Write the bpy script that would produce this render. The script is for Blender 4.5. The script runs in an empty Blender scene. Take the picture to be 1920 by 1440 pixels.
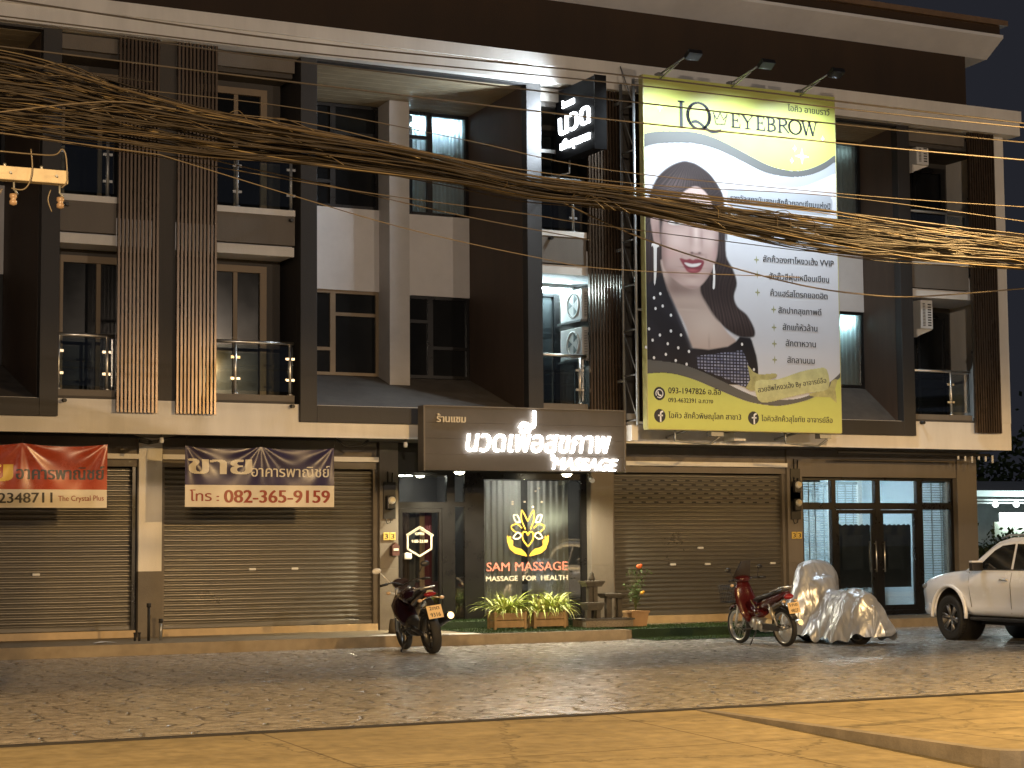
import bpy, bmesh, math, random
from mathutils import Vector, Matrix
R = math.radians
random.seed(7)
scene = bpy.context.scene
COL = scene.collection

# ------------------------------------------------------------------ camera
def make_camera():
    yaw, pitch, roll = R(26.85), R(4.77), R(-0.455)
    cy, sy, cp, sp = math.cos(yaw), math.sin(yaw), math.cos(pitch), math.sin(pitch)
    f = Vector((sy*cp, cy*cp, sp)); r = Vector((cy, -sy, 0)); u = r.cross(f)
    c, s = math.cos(roll), math.sin(roll)
    r2, u2 = c*r + s*u, -s*r + c*u
    cam = bpy.data.cameras.new('camera')
    cam.sensor_width = 36; cam.lens = 36*3593/1920
    cam.clip_start = 0.1; cam.clip_end = 2000
    o = bpy.data.objects.new('camera', cam); COL.objects.link(o)
    m = Matrix((r2, u2, -f)).transposed().to_4x4()
    m.translation = Vector((0, -30, 1.6))
    o.matrix_world = m
    scene.camera = o
make_camera()

# ------------------------------------------------------------------ night sky, exposure
world = bpy.data.worlds.new('World'); scene.world = world; world.use_nodes = True
_bg = world.node_tree.nodes['Background']
_bg.inputs[0].default_value = (0.72, 0.76, 1.0, 1); _bg.inputs[1].default_value = 0.0145
scene.view_settings.view_transform = 'Standard'; scene.view_settings.look = 'None'
scene.view_settings.exposure = 0.62; scene.view_settings.gamma = 1
scene.cycles.max_bounces = 6
scene.cycles.sample_clamp_indirect = 4.0
scene.cycles.caustics_reflective = False; scene.cycles.caustics_refractive = False

# lamp powers (each lamp is built with its housing further down)
SODIUM = (1.0, 0.615, 0.235); FARWARM = (1.0, 0.80, 0.62); WARMWHITE = (1.0, 0.80, 0.50); COOL = (0.78, 0.92, 1.0)
P_SIGN = 250
P_STREET_NEAR, P_STREET_FAR, P_FLOOD, P_DOWN, P_ROOM = 3100, 7600, 860, 330, 60

# ------------------------------------------------------------------ materials
MATS = {}
def mat(name, col, rough=0.7, metal=0.0, var=0.0, scale=3.0, bump=0.0, bscale=40.0, emit=None, estr=1.0,
        spec=0.5, streak=False, coat=0.0, alpha=None):
    if name in MATS: return MATS[name]
    m = bpy.data.materials.new(name); m.use_nodes = True; MATS[name] = m
    nt = m.node_tree; b = nt.nodes['Principled BSDF']
    b.inputs['Base Color'].default_value = (*col, 1); b.inputs['Roughness'].default_value = rough
    b.inputs['Metallic'].default_value = metal; b.inputs['Specular IOR Level'].default_value = spec
    b.inputs['Coat Weight'].default_value = coat
    if emit:
        b.inputs['Emission Color'].default_value = (*emit, 1); b.inputs['Emission Strength'].default_value = estr
    if var or bump:
        tc = nt.nodes.new('ShaderNodeTexCoord'); mp = nt.nodes.new('ShaderNodeMapping')
        nt.links.new(tc.outputs['Object'], mp.inputs[0])
        if streak: mp.inputs['Scale'].default_value = (1, 1, 0.18)
    if var:
        n = nt.nodes.new('ShaderNodeTexNoise'); n.inputs['Scale'].default_value = scale; n.inputs['Detail'].default_value = 6
        n.inputs['Roughness'].default_value = 0.65
        nt.links.new(mp.outputs[0], n.inputs['Vector'])
        r = nt.nodes.new('ShaderNodeValToRGB')
        r.color_ramp.elements[0].position = 0.3; r.color_ramp.elements[1].position = 0.7
        r.color_ramp.elements[0].color = (*[max(0, c*(1-var)) for c in col], 1)
        r.color_ramp.elements[1].color = (*[min(1, c*(1+var*0.6)) for c in col], 1)
        nt.links.new(n.outputs[0], r.inputs[0]); nt.links.new(r.outputs[0], b.inputs['Base Color'])
        mr = nt.nodes.new('ShaderNodeMapRange'); mr.inputs['To Min'].default_value = max(0.03, rough-0.12); mr.inputs['To Max'].default_value = min(1, rough+0.12)
        nt.links.new(n.outputs[0], mr.inputs[0]); nt.links.new(mr.outputs[0], b.inputs['Roughness'])
    if bump:
        n2 = nt.nodes.new('ShaderNodeTexNoise'); n2.inputs['Scale'].default_value = bscale; n2.inputs['Detail'].default_value = 4
        nt.links.new(tc.outputs['Object'], n2.inputs['Vector'])
        bp = nt.nodes.new('ShaderNodeBump'); bp.inputs['Strength'].default_value = bump; bp.inputs['Distance'].default_value = 0.02
        nt.links.new(n2.outputs[0], bp.inputs['Height']); nt.links.new(bp.outputs[0], b.inputs['Normal'])
    return m

def glass(name, tint=(0.9, 0.95, 0.95), gloss=0.12, rough=0.02):
    """thin pane: mostly see-through with a fresnel mirror"""
    if name in MATS: return MATS[name]
    m = bpy.data.materials.new(name); m.use_nodes = True; MATS[name] = m
    nt = m.node_tree; nt.nodes.clear()
    o = nt.nodes.new('ShaderNodeOutputMaterial'); t = nt.nodes.new('ShaderNodeBsdfTransparent'); g = nt.nodes.new('ShaderNodeBsdfGlossy')
    t.inputs[0].default_value = (*tint, 1); g.inputs['Roughness'].default_value = rough
    f = nt.nodes.new('ShaderNodeFresnel'); f.inputs[0].default_value = 1.5
    a = nt.nodes.new('ShaderNodeMath'); a.operation = 'ADD'; a.inputs[1].default_value = gloss
    mx = nt.nodes.new('ShaderNodeMixShader')
    nt.links.new(f.outputs[0], a.inputs[0]); nt.links.new(a.outputs[0], mx.inputs[0])
    nt.links.new(t.outputs[0], mx.inputs[1]); nt.links.new(g.outputs[0], mx.inputs[2]); nt.links.new(mx.outputs[0], o.inputs[0])
    return m

M = dict(
    cream=mat('cream_render', (0.80, 0.77, 0.71), 0.8, var=0.14, scale=1.6, bump=0.15, bscale=60, streak=True),
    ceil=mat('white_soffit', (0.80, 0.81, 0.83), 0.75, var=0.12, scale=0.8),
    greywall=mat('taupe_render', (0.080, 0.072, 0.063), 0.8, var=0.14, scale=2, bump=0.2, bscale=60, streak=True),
    band=mat('light_taupe_render', (0.18, 0.158, 0.132), 0.8, var=0.14, scale=2, bump=0.2, bscale=60, streak=True),
    dado=mat('dark_taupe_dado', (0.17, 0.15, 0.125), 0.75, var=0.18, scale=3, bump=0.2, bscale=60),
    frame=mat('charcoal_surround', (0.033, 0.030, 0.028), 0.6, var=0.25, scale=2, bump=0.1, streak=True),
    dark=mat('dark_recess', (0.030, 0.028, 0.026), 0.8, var=0.2),
    parapet=mat('brown_parapet', (0.050, 0.030, 0.017), 0.85, var=0.25, scale=1.2, bump=0.1, streak=True),
    clad=mat('brown_cladding', (0.085, 0.058, 0.042), 0.6, var=0.25, scale=4, streak=True),
    sill=mat('grey_sill', (0.085, 0.075, 0.066), 0.85, var=0.3, scale=4),
    panel=mat('white_spandrel', (0.66, 0.64, 0.63), 0.75, var=0.08, scale=2, bump=0.1, bscale=80),
    slat=mat('bronze_slat', (0.105, 0.074, 0.050), 0.28, metal=0.5, var=0.25, scale=3, streak=True),
    shutter=mat('shutter_metal', (0.165, 0.155, 0.135), 0.31, metal=0.5, var=0.06, scale=0.9),
    black=mat('black_aluminium', (0.008, 0.008, 0.009), 0.3, var=0.2),
    tanframe=mat('tan_aluminium', (0.27, 0.20, 0.125), 0.5, var=0.12),
    darkglass=mat('dark_glass', (0.010, 0.011, 0.012), 0.12, spec=0.22, var=0.3, scale=0.7),
    chrome=mat('stainless', (0.85, 0.82, 0.76), 0.34, metal=1.0),
    steel=mat('galvanised_steel', (0.36, 0.37, 0.37), 0.45, metal=0.7, var=0.15),
    tan_tile=mat('tan_tile', (0.48, 0.36, 0.21), 0.5, var=0.15, scale=5),
    concrete=mat('pale_concrete', (0.30, 0.265, 0.215), 0.85, var=0.25, scale=3, bump=0.3, bscale=90),
    white=mat('white_plastic', (0.72, 0.72, 0.70), 0.45, var=0.06),
    offwhite=mat('ivory_plastic', (0.68, 0.60, 0.42), 0.5, var=0.08),
    rubber=mat('black_rubber', (0.014, 0.013, 0.012), 0.75, var=0.2, bump=0.2),
    blackpl=mat('black_plastic', (0.016, 0.015, 0.015), 0.4, var=0.2),
    glass=glass('clear_pane'),
    cable=mat('cable_sheath', (0.034, 0.027, 0.019), 0.38, var=0.4, scale=6),
    wire=mat('wire_sheath', (0.11, 0.088, 0.06), 0.45, var=0.2),
)

def cloth(name, col, trans=0.5):
    """thin woven cloth that lets lamp light through"""
    if name in MATS: return MATS[name]
    m = mat(name, col, 0.9, var=0.15, scale=3); nt = m.node_tree; b = nt.nodes['Principled BSDF']; o = nt.nodes['Material Output']
    t = nt.nodes.new('ShaderNodeBsdfTranslucent'); t.inputs[0].default_value = (*col, 1); mx = nt.nodes.new('ShaderNodeMixShader'); mx.inputs[0].default_value = trans
    nt.links.new(b.outputs[0], mx.inputs[1]); nt.links.new(t.outputs[0], mx.inputs[2]); nt.links.new(mx.outputs[0], o.inputs[0])
    return m

# ------------------------------------------------------------------ mesh builder
class MB:
    def __init__(self): self.v = []; self.f = []; self.s = []
    def add(self, vs, fs, smooth=False):
        n = len(self.v); self.v += [tuple(p) for p in vs]
        for f in fs: self.f.append([i+n for i in f]); self.s.append(smooth)
        return self
    def box(self, x0, x1, y0, y1, z0, z1):
        return self.add([(x0,y0,z0),(x1,y0,z0),(x1,y1,z0),(x0,y1,z0),(x0,y0,z1),(x1,y0,z1),(x1,y1,z1),(x0,y1,z1)],
                        [(0,3,2,1),(4,5,6,7),(0,1,5,4),(1,2,6,5),(2,3,7,6),(3,0,4,7)])
    def hexa(self, bottom, top):
        return self.add(list(bottom)+list(top), [(3,2,1,0),(4,5,6,7),(0,1,5,4),(1,2,6,5),(2,3,7,6),(3,0,4,7)])
    def poly(self, pts): return self.add(pts, [tuple(range(len(pts)))])
    def prism(self, pts, d):
        """3-D planar outline pushed along the vector d"""
        n = len(pts); d = Vector(d); q = [tuple(Vector(p)+d) for p in pts]
        return self.add(list(pts)+q, [tuple(range(n))[::-1], tuple(range(n, 2*n))] + [(i,(i+1)%n,n+(i+1)%n,n+i) for i in range(n)])
    def tube(self, path, r, n=8, smooth=True, cap=True, flat=1.0):
        path = [Vector(p) for p in path]; k = len(path)
        rs = r if isinstance(r, (list, tuple)) else [r]*k
        vs = []; prev = None
        for i, p in enumerate(path):
            t = (path[min(i+1,k-1)]-path[max(i-1,0)]).normalized()
            if prev is None:
                a = Vector((0,0,1)) if abs(t.z) < 0.9 else Vector((1,0,0)); e1 = t.cross(a).normalized()
            else: e1 = (prev - t*prev.dot(t)).normalized()
            prev = e1; e2 = t.cross(e1)
            for j in range(n):
                w = 2*math.pi*j/n; vs.append(p + e1*(rs[i]*math.cos(w)) + e2*(rs[i]*flat*math.sin(w)))
        fs = [(i*n+j, i*n+(j+1)%n, (i+1)*n+(j+1)%n, (i+1)*n+j) for i in range(k-1) for j in range(n)]
        self.add(vs, fs, smooth)
        if cap:
            b = len(self.v)-k*n
            self.f.append([b+j for j in range(n)][::-1]); self.s.append(False)
            self.f.append([b+(k-1)*n+j for j in range(n)]); self.s.append(False)
        return self
    def lathe(self, prof, c=(0,0,0), n=24, axis='z', smooth=True, ang=2*math.pi):
        """prof: list of (radius, height)"""
        vs = []; k = len(prof)
        for r, h in prof:
            for j in range(n):
                w = ang*j/n; a, b = r*math.cos(w), r*math.sin(w)
                p = (a,b,h) if axis == 'z' else ((h,a,b) if axis == 'x' else (a,h,b))
                vs.append((p[0]+c[0], p[1]+c[1], p[2]+c[2]))
        fs = [(i*n+j, i*n+(j+1)%n, (i+1)*n+(j+1)%n, (i+1)*n+j) for i in range(k-1) for j in range(n)]
        return self.add(vs, fs, smooth)
    def ball(self, c, r, n=12, m=8):
        r = r if isinstance(r, (list, tuple)) else (r, r, r)
        vs = [(c[0]+r[0]*math.sin(math.pi*i/m)*math.cos(2*math.pi*j/n), c[1]+r[1]*math.sin(math.pi*i/m)*math.sin(2*math.pi*j/n), c[2]+r[2]*math.cos(math.pi*i/m)) for i in range(m+1) for j in range(n)]
        fs = [(i*n+j, (i+1)*n+j, (i+1)*n+(j+1)%n, i*n+(j+1)%n) for i in range(m) for j in range(n)]
        return self.add(vs, fs, True)
    def grid(self, rows, smooth=True, closed=False):
        n = len(rows[0]); vs = [p for r in rows for p in r]
        fs = [(i*n+j, i*n+(j+1)%n, (i+1)*n+(j+1)%n, (i+1)*n+j) for i in range(len(rows)-1) for j in range(n if closed else n-1)]
        return self.add(vs, fs, smooth)
    def xf(self, m):
        self.v = [tuple(m @ Vector(p)) for p in self.v]; return self
    def shift(self, x, y, z): return self.xf(Matrix.Translation((x, y, z)))
    def mesh(self, name, m):
        me = bpy.data.meshes.new(name); me.from_pydata(self.v, [], self.f)
        me.polygons.foreach_set('use_smooth', self.s)
        me.materials.append(m); me.validate(); me.update()
        return me

def tag(o, label=None, cat=None, group=None, kind=None):
    if label: o['label'] = label
    if cat: o['category'] = cat
    if group: o['group'] = group
    if kind: o['kind'] = kind
    return o
def thing(name, label, cat, loc=(0,0,0), rz=0.0, group=None):
    o = bpy.data.objects.new(name, None); COL.objects.link(o); o.empty_display_size = 0.2
    o.location = loc; o.rotation_euler = (0, 0, rz)
    return tag(o, label, cat, group)
def _root(o):
    while o.parent: o = o.parent
    return o
SPLIT = set('lintel sill guide_rail ledge junction_box wheel_well bracket icon_disc cross_rail service_bracket post conduit pane window_frame_bar shelf foot_peg'.split())
def islands(mb):
    """the connected pieces of a builder, each as a builder of its own"""
    p = list(range(len(mb.v)))
    def find(a):
        while p[a] != a: p[a] = p[p[a]]; a = p[a]
        return a
    for f in mb.f:
        for q in f[1:]: p[find(q)] = find(f[0])
    groups = {}
    for f, s in zip(mb.f, mb.s): groups.setdefault(find(f[0]), []).append((f, s))
    out = []
    for fs in groups.values():
        o = MB(); idx = {}
        for f, s in fs:
            for q in f:
                if q not in idx: idx[q] = len(o.v); o.v.append(mb.v[q])
            o.f.append([idx[q] for q in f]); o.s.append(s)
        out.append(o)
    return out
def part(name, mb, m, parent, world=False, bevel=0, label=None, fix=False):
    if name in SPLIT:
        pcs = islands(mb)
        if len(pcs) > 1: return [part(name, q, m, parent, world, bevel, label, fix) if i == 0 else _part(name, q, m, parent, world, bevel, label, fix) for i, q in enumerate(pcs)][0]
    return _part(name, mb, m, parent, world, bevel, label, fix)
def _part(name, mb, m, parent, world=False, bevel=0, label=None, fix=False):
    """a mesh under its thing; world=True when the shape was given in scene coordinates"""
    if world:
        r = _root(parent)
        mb.xf((Matrix.Translation(r.location) @ Matrix.Rotation(r.rotation_euler.z, 4, 'Z')).inverted())
    me = mb.mesh(name, m)
    if fix:
        bm = bmesh.new(); bm.from_mesh(me); bmesh.ops.remove_doubles(bm, verts=bm.verts, dist=1e-5); bmesh.ops.recalc_face_normals(bm, faces=bm.faces); bm.to_mesh(me); bm.free()
    o = bpy.data.objects.new(name, me); COL.objects.link(o); o.parent = parent
    if bevel:
        b = o.modifiers.new('bevel', 'BEVEL'); b.width = bevel; b.segments = 2; b.limit_method = 'ANGLE'
    if label: o['label'] = label
    return o
def single(name, mb, m, label=None, cat=None, group=None, kind=None, bevel=0, org=None):
    """a thing (or a piece of the setting) that is one mesh; origin at its base"""
    if org is None:
        xs, ys, zs = zip(*mb.v); org = ((min(xs)+max(xs))/2, (min(ys)+max(ys))/2, min(zs))
    mb.shift(-org[0], -org[1], -org[2])
    o = bpy.data.objects.new(name, mb.mesh(name, m)); COL.objects.link(o); o.location = org
    if bevel:
        b = o.modifiers.new('bevel', 'BEVEL'); b.width = bevel; b.segments = 2; b.limit_method = 'ANGLE'
    return tag(o, label, cat, group, kind)
def copy_thing(src, loc, rz=None, label=None, group=None):
    c = src.copy(); COL.objects.link(c); c.location = loc
    if rz is not None: c.rotation_euler = (0, 0, rz)
    if label: c['label'] = label
    if group: c['group'] = group
    for ch in list(src.children):
        d = ch.copy(); COL.objects.link(d); d.parent = c
        for g in list(ch.children):
            e = g.copy(); COL.objects.link(e); e.parent = d
    return c

# ------------------------------------------------------------------ smooth curves and lettering
def spline(pts, k=6, closed=False):
    n = len(pts); out = []
    for i in range(n if closed else n-1):
        if closed: a, b, c, d = pts[i-1], pts[i], pts[(i+1)%n], pts[(i+2)%n]
        else: a, b, c, d = pts[max(i-1,0)], pts[i], pts[i+1], pts[min(i+2,n-1)]
        for j in range(k):
            t = j/k
            out.append(tuple(0.5*((2*b[q])+(-a[q]+c[q])*t+(2*a[q]-5*b[q]+4*c[q]-d[q])*t*t+(-a[q]+3*b[q]-3*c[q]+d[q])*t**3) for q in range(len(b))))
    if not closed: out.append(tuple(pts[-1]))
    return out
def scan_fill(loops, h, grow=0.0, winding=True):
    """fills overlapping 2-D outlines as thin horizontal bands: list of (xa, xb, y0, y1)"""
    ys = [p[1] for l in loops for p in l]
    if not ys: return []
    lo, hi = min(ys), max(ys); out = []; k = max(1, int((hi-lo)/h)); dh = (hi-lo)/k
    edges = []
    for l in loops:
        for i in range(len(l)):
            a, b = l[i], l[(i+1) % len(l)]
            if a[1] != b[1]: edges.append((min(a[1],b[1]), max(a[1],b[1]), a, b, 1 if b[1] > a[1] else -1))
    for i in range(k):
        ym = lo+(i+0.5)*dh; xs = []
        for y0, y1, a, b, s in edges:
            if y0 <= ym < y1: xs.append((a[0]+(b[0]-a[0])*(ym-a[1])/(b[1]-a[1]), s))
        xs.sort(); w = 0; st = None
        for x, s in xs:
            pw = w; w += s
            if pw == 0 and w != 0: st = x
            elif pw != 0 and w == 0 and x-st > 1e-6: out.append((st-grow, x+grow, lo+i*dh, lo+(i+1)*dh))
    return out
_dg = None
def text_loops(s):
    c = bpy.data.curves.new('lettering', 'FONT'); c.body = s; c.size = 1; c.resolution_u = 4
    o = bpy.data.objects.new('lettering', c); COL.objects.link(o)
    bpy.context.view_layer.update()
    cu = o.to_curve(bpy.context.evaluated_depsgraph_get()); loops = []
    for sp in cu.splines:
        if sp.type == 'BEZIER':
            bp = sp.bezier_points; n = len(bp); l = []
            for i in range(n):
                a, b = bp[i], bp[(i+1) % n]
                p0, p1, p2, p3 = a.co, a.handle_right, b.handle_left, b.co
                k = 1 if (p1-p0).cross(p3-p0).length < 1e-6 and (p2-p0).cross(p3-p0).length < 1e-6 else 4
                for j in range(k):
                    t = j/k; q = p0*(1-t)**3+p1*3*t*(1-t)**2+p2*3*t*t*(1-t)+p3*t**3; l.append((q.x, q.y))
            loops.append(l)
        else: loops.append([(p.co.x, p.co.y) for p in sp.points])
    o.to_curve_clear(); bpy.data.objects.remove(o); bpy.data.curves.remove(c)
    return loops
def letters(mb, s, p0, p1, at, grow=0.0, shear=0.0, height=None, depth=0.0, step=0.022, lift=None):
    """writes s from p0 to p1 (2-D baseline ends); at(u, v) gives the 3-D point, depth pushes out along lift"""
    loops = text_loops(s)
    xs = [p[0] for l in loops for p in l]; x0, x1 = min(xs), max(xs)
    d = Vector((p1[0]-p0[0], p1[1]-p0[1])); k = d.length/(x1-x0); kv = k if height is None else height/0.70
    ex = d.normalized(); ey = Vector((-ex.y, ex.x))
    def P(x, y):
        u = (x-x0+shear*y)*k; v = y*kv
        return at(p0[0]+ex.x*u+ey.x*v, p0[1]+ex.y*u+ey.y*v)
    for xa, xb, y0, y1 in scan_fill(loops, step, grow):
        q = [P(xa,y0), P(xb,y0), P(xb,y1), P(xa,y1)]
        if depth:
            L = Vector(lift)*depth; mb.hexa([tuple(Vector(p)) for p in q], [tuple(Vector(p)+L) for p in q])
        else: mb.poly(q)
    return mb
def shape_fill(mb, loops, at, h=0.012):
    for xa, xb, y0, y1 in scan_fill(loops, h): mb.poly([at(xa,y0), at(xb,y0), at(xb,y1), at(xa,y1)])
    return mb
def flat(mb, pts, at, smooth=0):
    pts = spline(pts, smooth, True) if smooth else pts
    return shape_fill(mb, [pts], at)

ART={
 'yellow_top':[(-0.004,5.075),(0.265,5.144),(0.694,5.188),(1.011,5.204),(1.272,5.178),(1.563,5.116),(1.914,4.996),(2.298,4.852),(2.596,4.751),(2.897,4.699),(3.202,4.693),(3.511,4.762),(3.825,4.904),(4.047,5.052)],
 'dark_wave':[(-0.008,4.841),(0.262,4.927),(0.604,4.977),(1.007,5.005),(1.355,4.973),(1.705,4.89),(2.146,4.738),(2.443,4.636),(2.743,4.585),(3.138,4.578),(3.508,4.646),(3.821,4.775),(4.044,4.922)],
 'light_wave':[(-0.012,4.571),(0.258,4.685),(0.543,4.746),(0.888,4.783),(1.264,4.77),(1.613,4.694),(1.935,4.595),(2.23,4.493),(2.588,4.407),(3.042,4.387),(3.349,4.428),(3.66,4.543),(4.038,4.715)],
 'low_grey':[(-0.051,1.177),(0.289,1.162),(0.694,1.123),(1.102,1.016),(1.546,0.854),(1.931,0.702),(2.352,0.577),(2.78,0.561),(3.182,0.6),(3.521,0.721),(3.867,0.927),(4.077,1.088)],
 'low_yellow':[(-0.055,0.924),(0.285,0.962),(0.597,0.945),(0.973,0.863),(1.384,0.727),(1.799,0.59),(2.121,0.503),(2.513,0.458),(2.845,0.467),(3.349,0.577),(3.691,0.726),(3.865,0.843),(4.075,1.004)],
 'hair':[(0.799,4.668),(0.54,4.555),(0.309,4.364),(0.164,4.107),(0.119,3.981),(0.045,3.731),(-0.01,3.434),(-0.044,3.057),(-0.053,2.464),(0.382,2.343),(1.102,2.298),(1.151,2.301),(1.293,2.1),(1.484,1.901),(1.702,1.745),(1.922,1.65),(2.146,1.648),(2.234,1.684),(2.224,1.809),(2.08,2.033),(1.884,2.171),(1.813,2.356),(1.88,2.59),(1.799,2.837),(1.667,3.06),(1.664,3.479),(1.688,3.349),(1.681,3.723),(1.642,3.97),(1.617,4.143),(1.517,4.311),(1.346,4.497),(1.116,4.628),(0.972,4.666)],
 'face':[(0.73,4.002),(0.789,4.105),(0.935,4.203),(1.08,4.247),(1.224,4.188),(1.338,4.072),(1.393,3.952),(1.506,3.615),(1.514,3.364),(1.483,3.048),(1.38,2.812),(1.229,2.596),(1.081,2.473),(0.935,2.445),(0.768,2.488),(0.578,2.601),(0.436,2.717),(0.368,2.877),(0.361,3.186),(0.355,3.536),(0.431,3.79)],
 'ear':[(0.142,3.625),(0.163,3.42),(0.207,3.217),(0.301,3.161),(0.363,3.289),(0.367,3.537),(0.262,3.654)],
 'neck':[(0.356,2.918),(0.364,2.692),(0.408,2.468),(0.617,2.109),(0.827,1.768),(0.941,1.423),(1.279,1.385),(1.672,1.452),(1.846,1.563),(1.677,1.702),(1.437,1.982),(1.27,2.203),(1.128,2.403),(1.108,2.61),(0.937,2.517),(0.745,2.569)],
 'jacket':[(-0.053,2.443),(0.053,2.469),(0.364,2.671),(0.455,2.388),(0.616,2.068),(0.801,1.685),(0.916,1.412),(1.279,1.395),(1.672,1.462),(1.846,1.563),(1.922,1.65),(2.146,1.638),(2.178,1.588),(2.27,1.316),(2.313,1.043),(2.303,0.603),(1.931,0.702),(1.1,0.867),(0.285,0.948),(-0.055,0.937)],
 'sequins':[(1.012,1.27),(1.492,1.342),(1.978,1.41),(2.072,1.227),(2.149,1.01),(2.078,0.748),(1.836,0.809),(1.548,0.922),(1.229,1.007),(1.056,1.068)],
 'lips':[(0.716,2.96),(0.848,2.947),(0.921,2.964),(0.981,2.947),(1.066,2.969),(1.212,2.938),(1.16,2.8),(1.086,2.733),(0.965,2.712),(0.868,2.741),(0.786,2.84)],
 'teeth':[(0.811,2.893),(0.968,2.878),(1.15,2.903),(1.088,2.847),(0.954,2.819),(0.858,2.844)],
 'nose':[(0.876,3.167),(0.899,3.116),(0.984,3.111),(1.056,3.06),(1.129,3.052),(1.186,3.113),(1.197,3.187),(1.142,3.1),(1.069,3.09),(0.985,3.138)],
 'nose2':[(1.136,3.465),(1.168,3.467),(1.179,3.28),(1.142,3.142),(1.126,3.276)],
 'eye':[(0.475,3.586),(0.596,3.646),(0.74,3.635),(0.835,3.58),(0.714,3.54),(0.57,3.541)],
 'eye2':[(1.151,3.591),(1.25,3.65),(1.372,3.648),(1.457,3.591),(1.346,3.562),(1.223,3.554)],
 'brow':[(0.453,3.719),(0.622,3.783),(0.862,3.717),(0.85,3.691),(0.622,3.741),(0.465,3.693)],
 'brow2':[(1.141,3.726),(1.326,3.791),(1.484,3.74),(1.479,3.714),(1.325,3.758),(1.153,3.695)],
 'cheek':[(0.356,2.876),(0.373,3.187),(0.44,2.923),(0.579,2.704),(0.769,2.55),(0.936,2.486),(0.768,2.488),(0.578,2.601),(0.436,2.717)],
 'chin_shadow':[(0.364,2.692),(0.578,2.601),(0.768,2.488),(0.935,2.445),(1.081,2.473),(1.116,2.382),(0.934,2.352),(0.694,2.391),(0.457,2.532)],
 'strand':[(0.488,4.033),(0.562,4.211),(0.736,4.324),(0.938,4.402),(0.821,4.281),(0.675,4.121),(0.615,3.969),(0.527,3.814)],
 'strand2':[(0.248,4.089),(0.394,4.346),(0.625,4.513),(0.826,4.579),(0.594,4.411),(0.391,4.198),(0.303,3.995)],
 'strand3':[(0.999,4.568),(1.23,4.512),(1.401,4.352),(1.485,4.133),(1.371,4.299),(1.199,4.435)],
 'strand4':[(1.303,2.641),(1.493,2.318),(1.782,2.019),(2.075,1.803),(1.827,1.833),(1.537,2.07),(1.347,2.352)],
 'strand5':[(-0.009,3.019),(0.059,2.859),(0.031,2.57),(-0.006,2.487),(-0.025,2.731)],
 'strand6':[(1.686,2.161),(1.932,2.089),(2.127,1.931),(2.186,1.786),(1.978,1.924),(1.807,2.041)],
 'earring':[(0.159,3.183),(0.278,3.18),(0.3,3.13),(0.257,3.107),(0.247,2.747),(0.219,2.509),(0.186,2.507),(0.191,3.103),(0.153,3.127)],
 'earring2':[(1.394,2.876),(1.43,2.878),(1.436,2.649),(1.422,2.477),(1.378,2.475),(1.391,2.646)],
 'ribbon':[(2.244,0.876),(2.689,0.918),(3.193,1.072),(3.532,1.14),(3.77,1.134),(3.795,0.785),(3.352,0.702),(2.847,0.591),(2.515,0.513),(2.286,0.548)],
 'ribbonL':[(2.07,1.158),(2.198,1.039),(2.361,0.995),(2.659,1.027),(2.674,0.958),(2.358,0.866),(2.244,0.871),(2.24,0.706),(2.029,0.746),(2.13,0.9)],
 'ribbonR':[(3.369,0.683),(3.795,0.79),(3.867,0.927),(4.005,0.959),(3.949,0.789),(3.976,0.538),(3.825,0.64),(3.519,0.631)],
 'badge':[(1.781,4.269),(3.809,4.304),(3.933,4.267),(3.981,4.193),(3.957,4.011),(3.862,3.94),(3.737,3.926),(1.862,3.924),(1.745,3.965),(1.712,4.05),(1.726,4.202)],
 'crown':[(1.46,5.572),(1.504,5.392),(1.686,5.404),(1.737,5.573),(1.664,5.483),(1.593,5.597),(1.526,5.478)],
 'stars':[(0.358,5.578),(3.332,4.971),(3.175,5.101),(3.109,4.875),(3.796,5.333)],
 'bullets':[(2.308,3.031),(2.319,2.768),(2.318,2.45),(2.652,2.162),(2.654,1.843),(2.654,1.552),(2.654,1.267)],
 'dots':[(0.311,2.323),(0.186,2.245),(0.355,2.112),(0.212,2.062),(0.519,1.96),(0.076,1.705),(0.514,1.687),(0.292,1.608),(0.716,1.626),(0.144,1.514),(0.446,1.465),(0.012,1.387),(0.657,1.402),(0.872,1.348),(0.405,1.279),(0.167,1.213),(0.601,1.18),(0.82,1.125),(1.969,1.516),(2.208,1.079)],
 'icons':[(0.264,0.601),(0.267,0.222),(2.18,0.225)],
 'serifs':[(0.738,5.727),(0.873,5.267),(1.151,5.735),(1.143,5.274),(0.921,5.483),(1.375,5.526),(1.582,5.344),(1.794,5.604),(1.788,5.351),(3.657,5.639),(3.651,5.38)],
}
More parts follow.
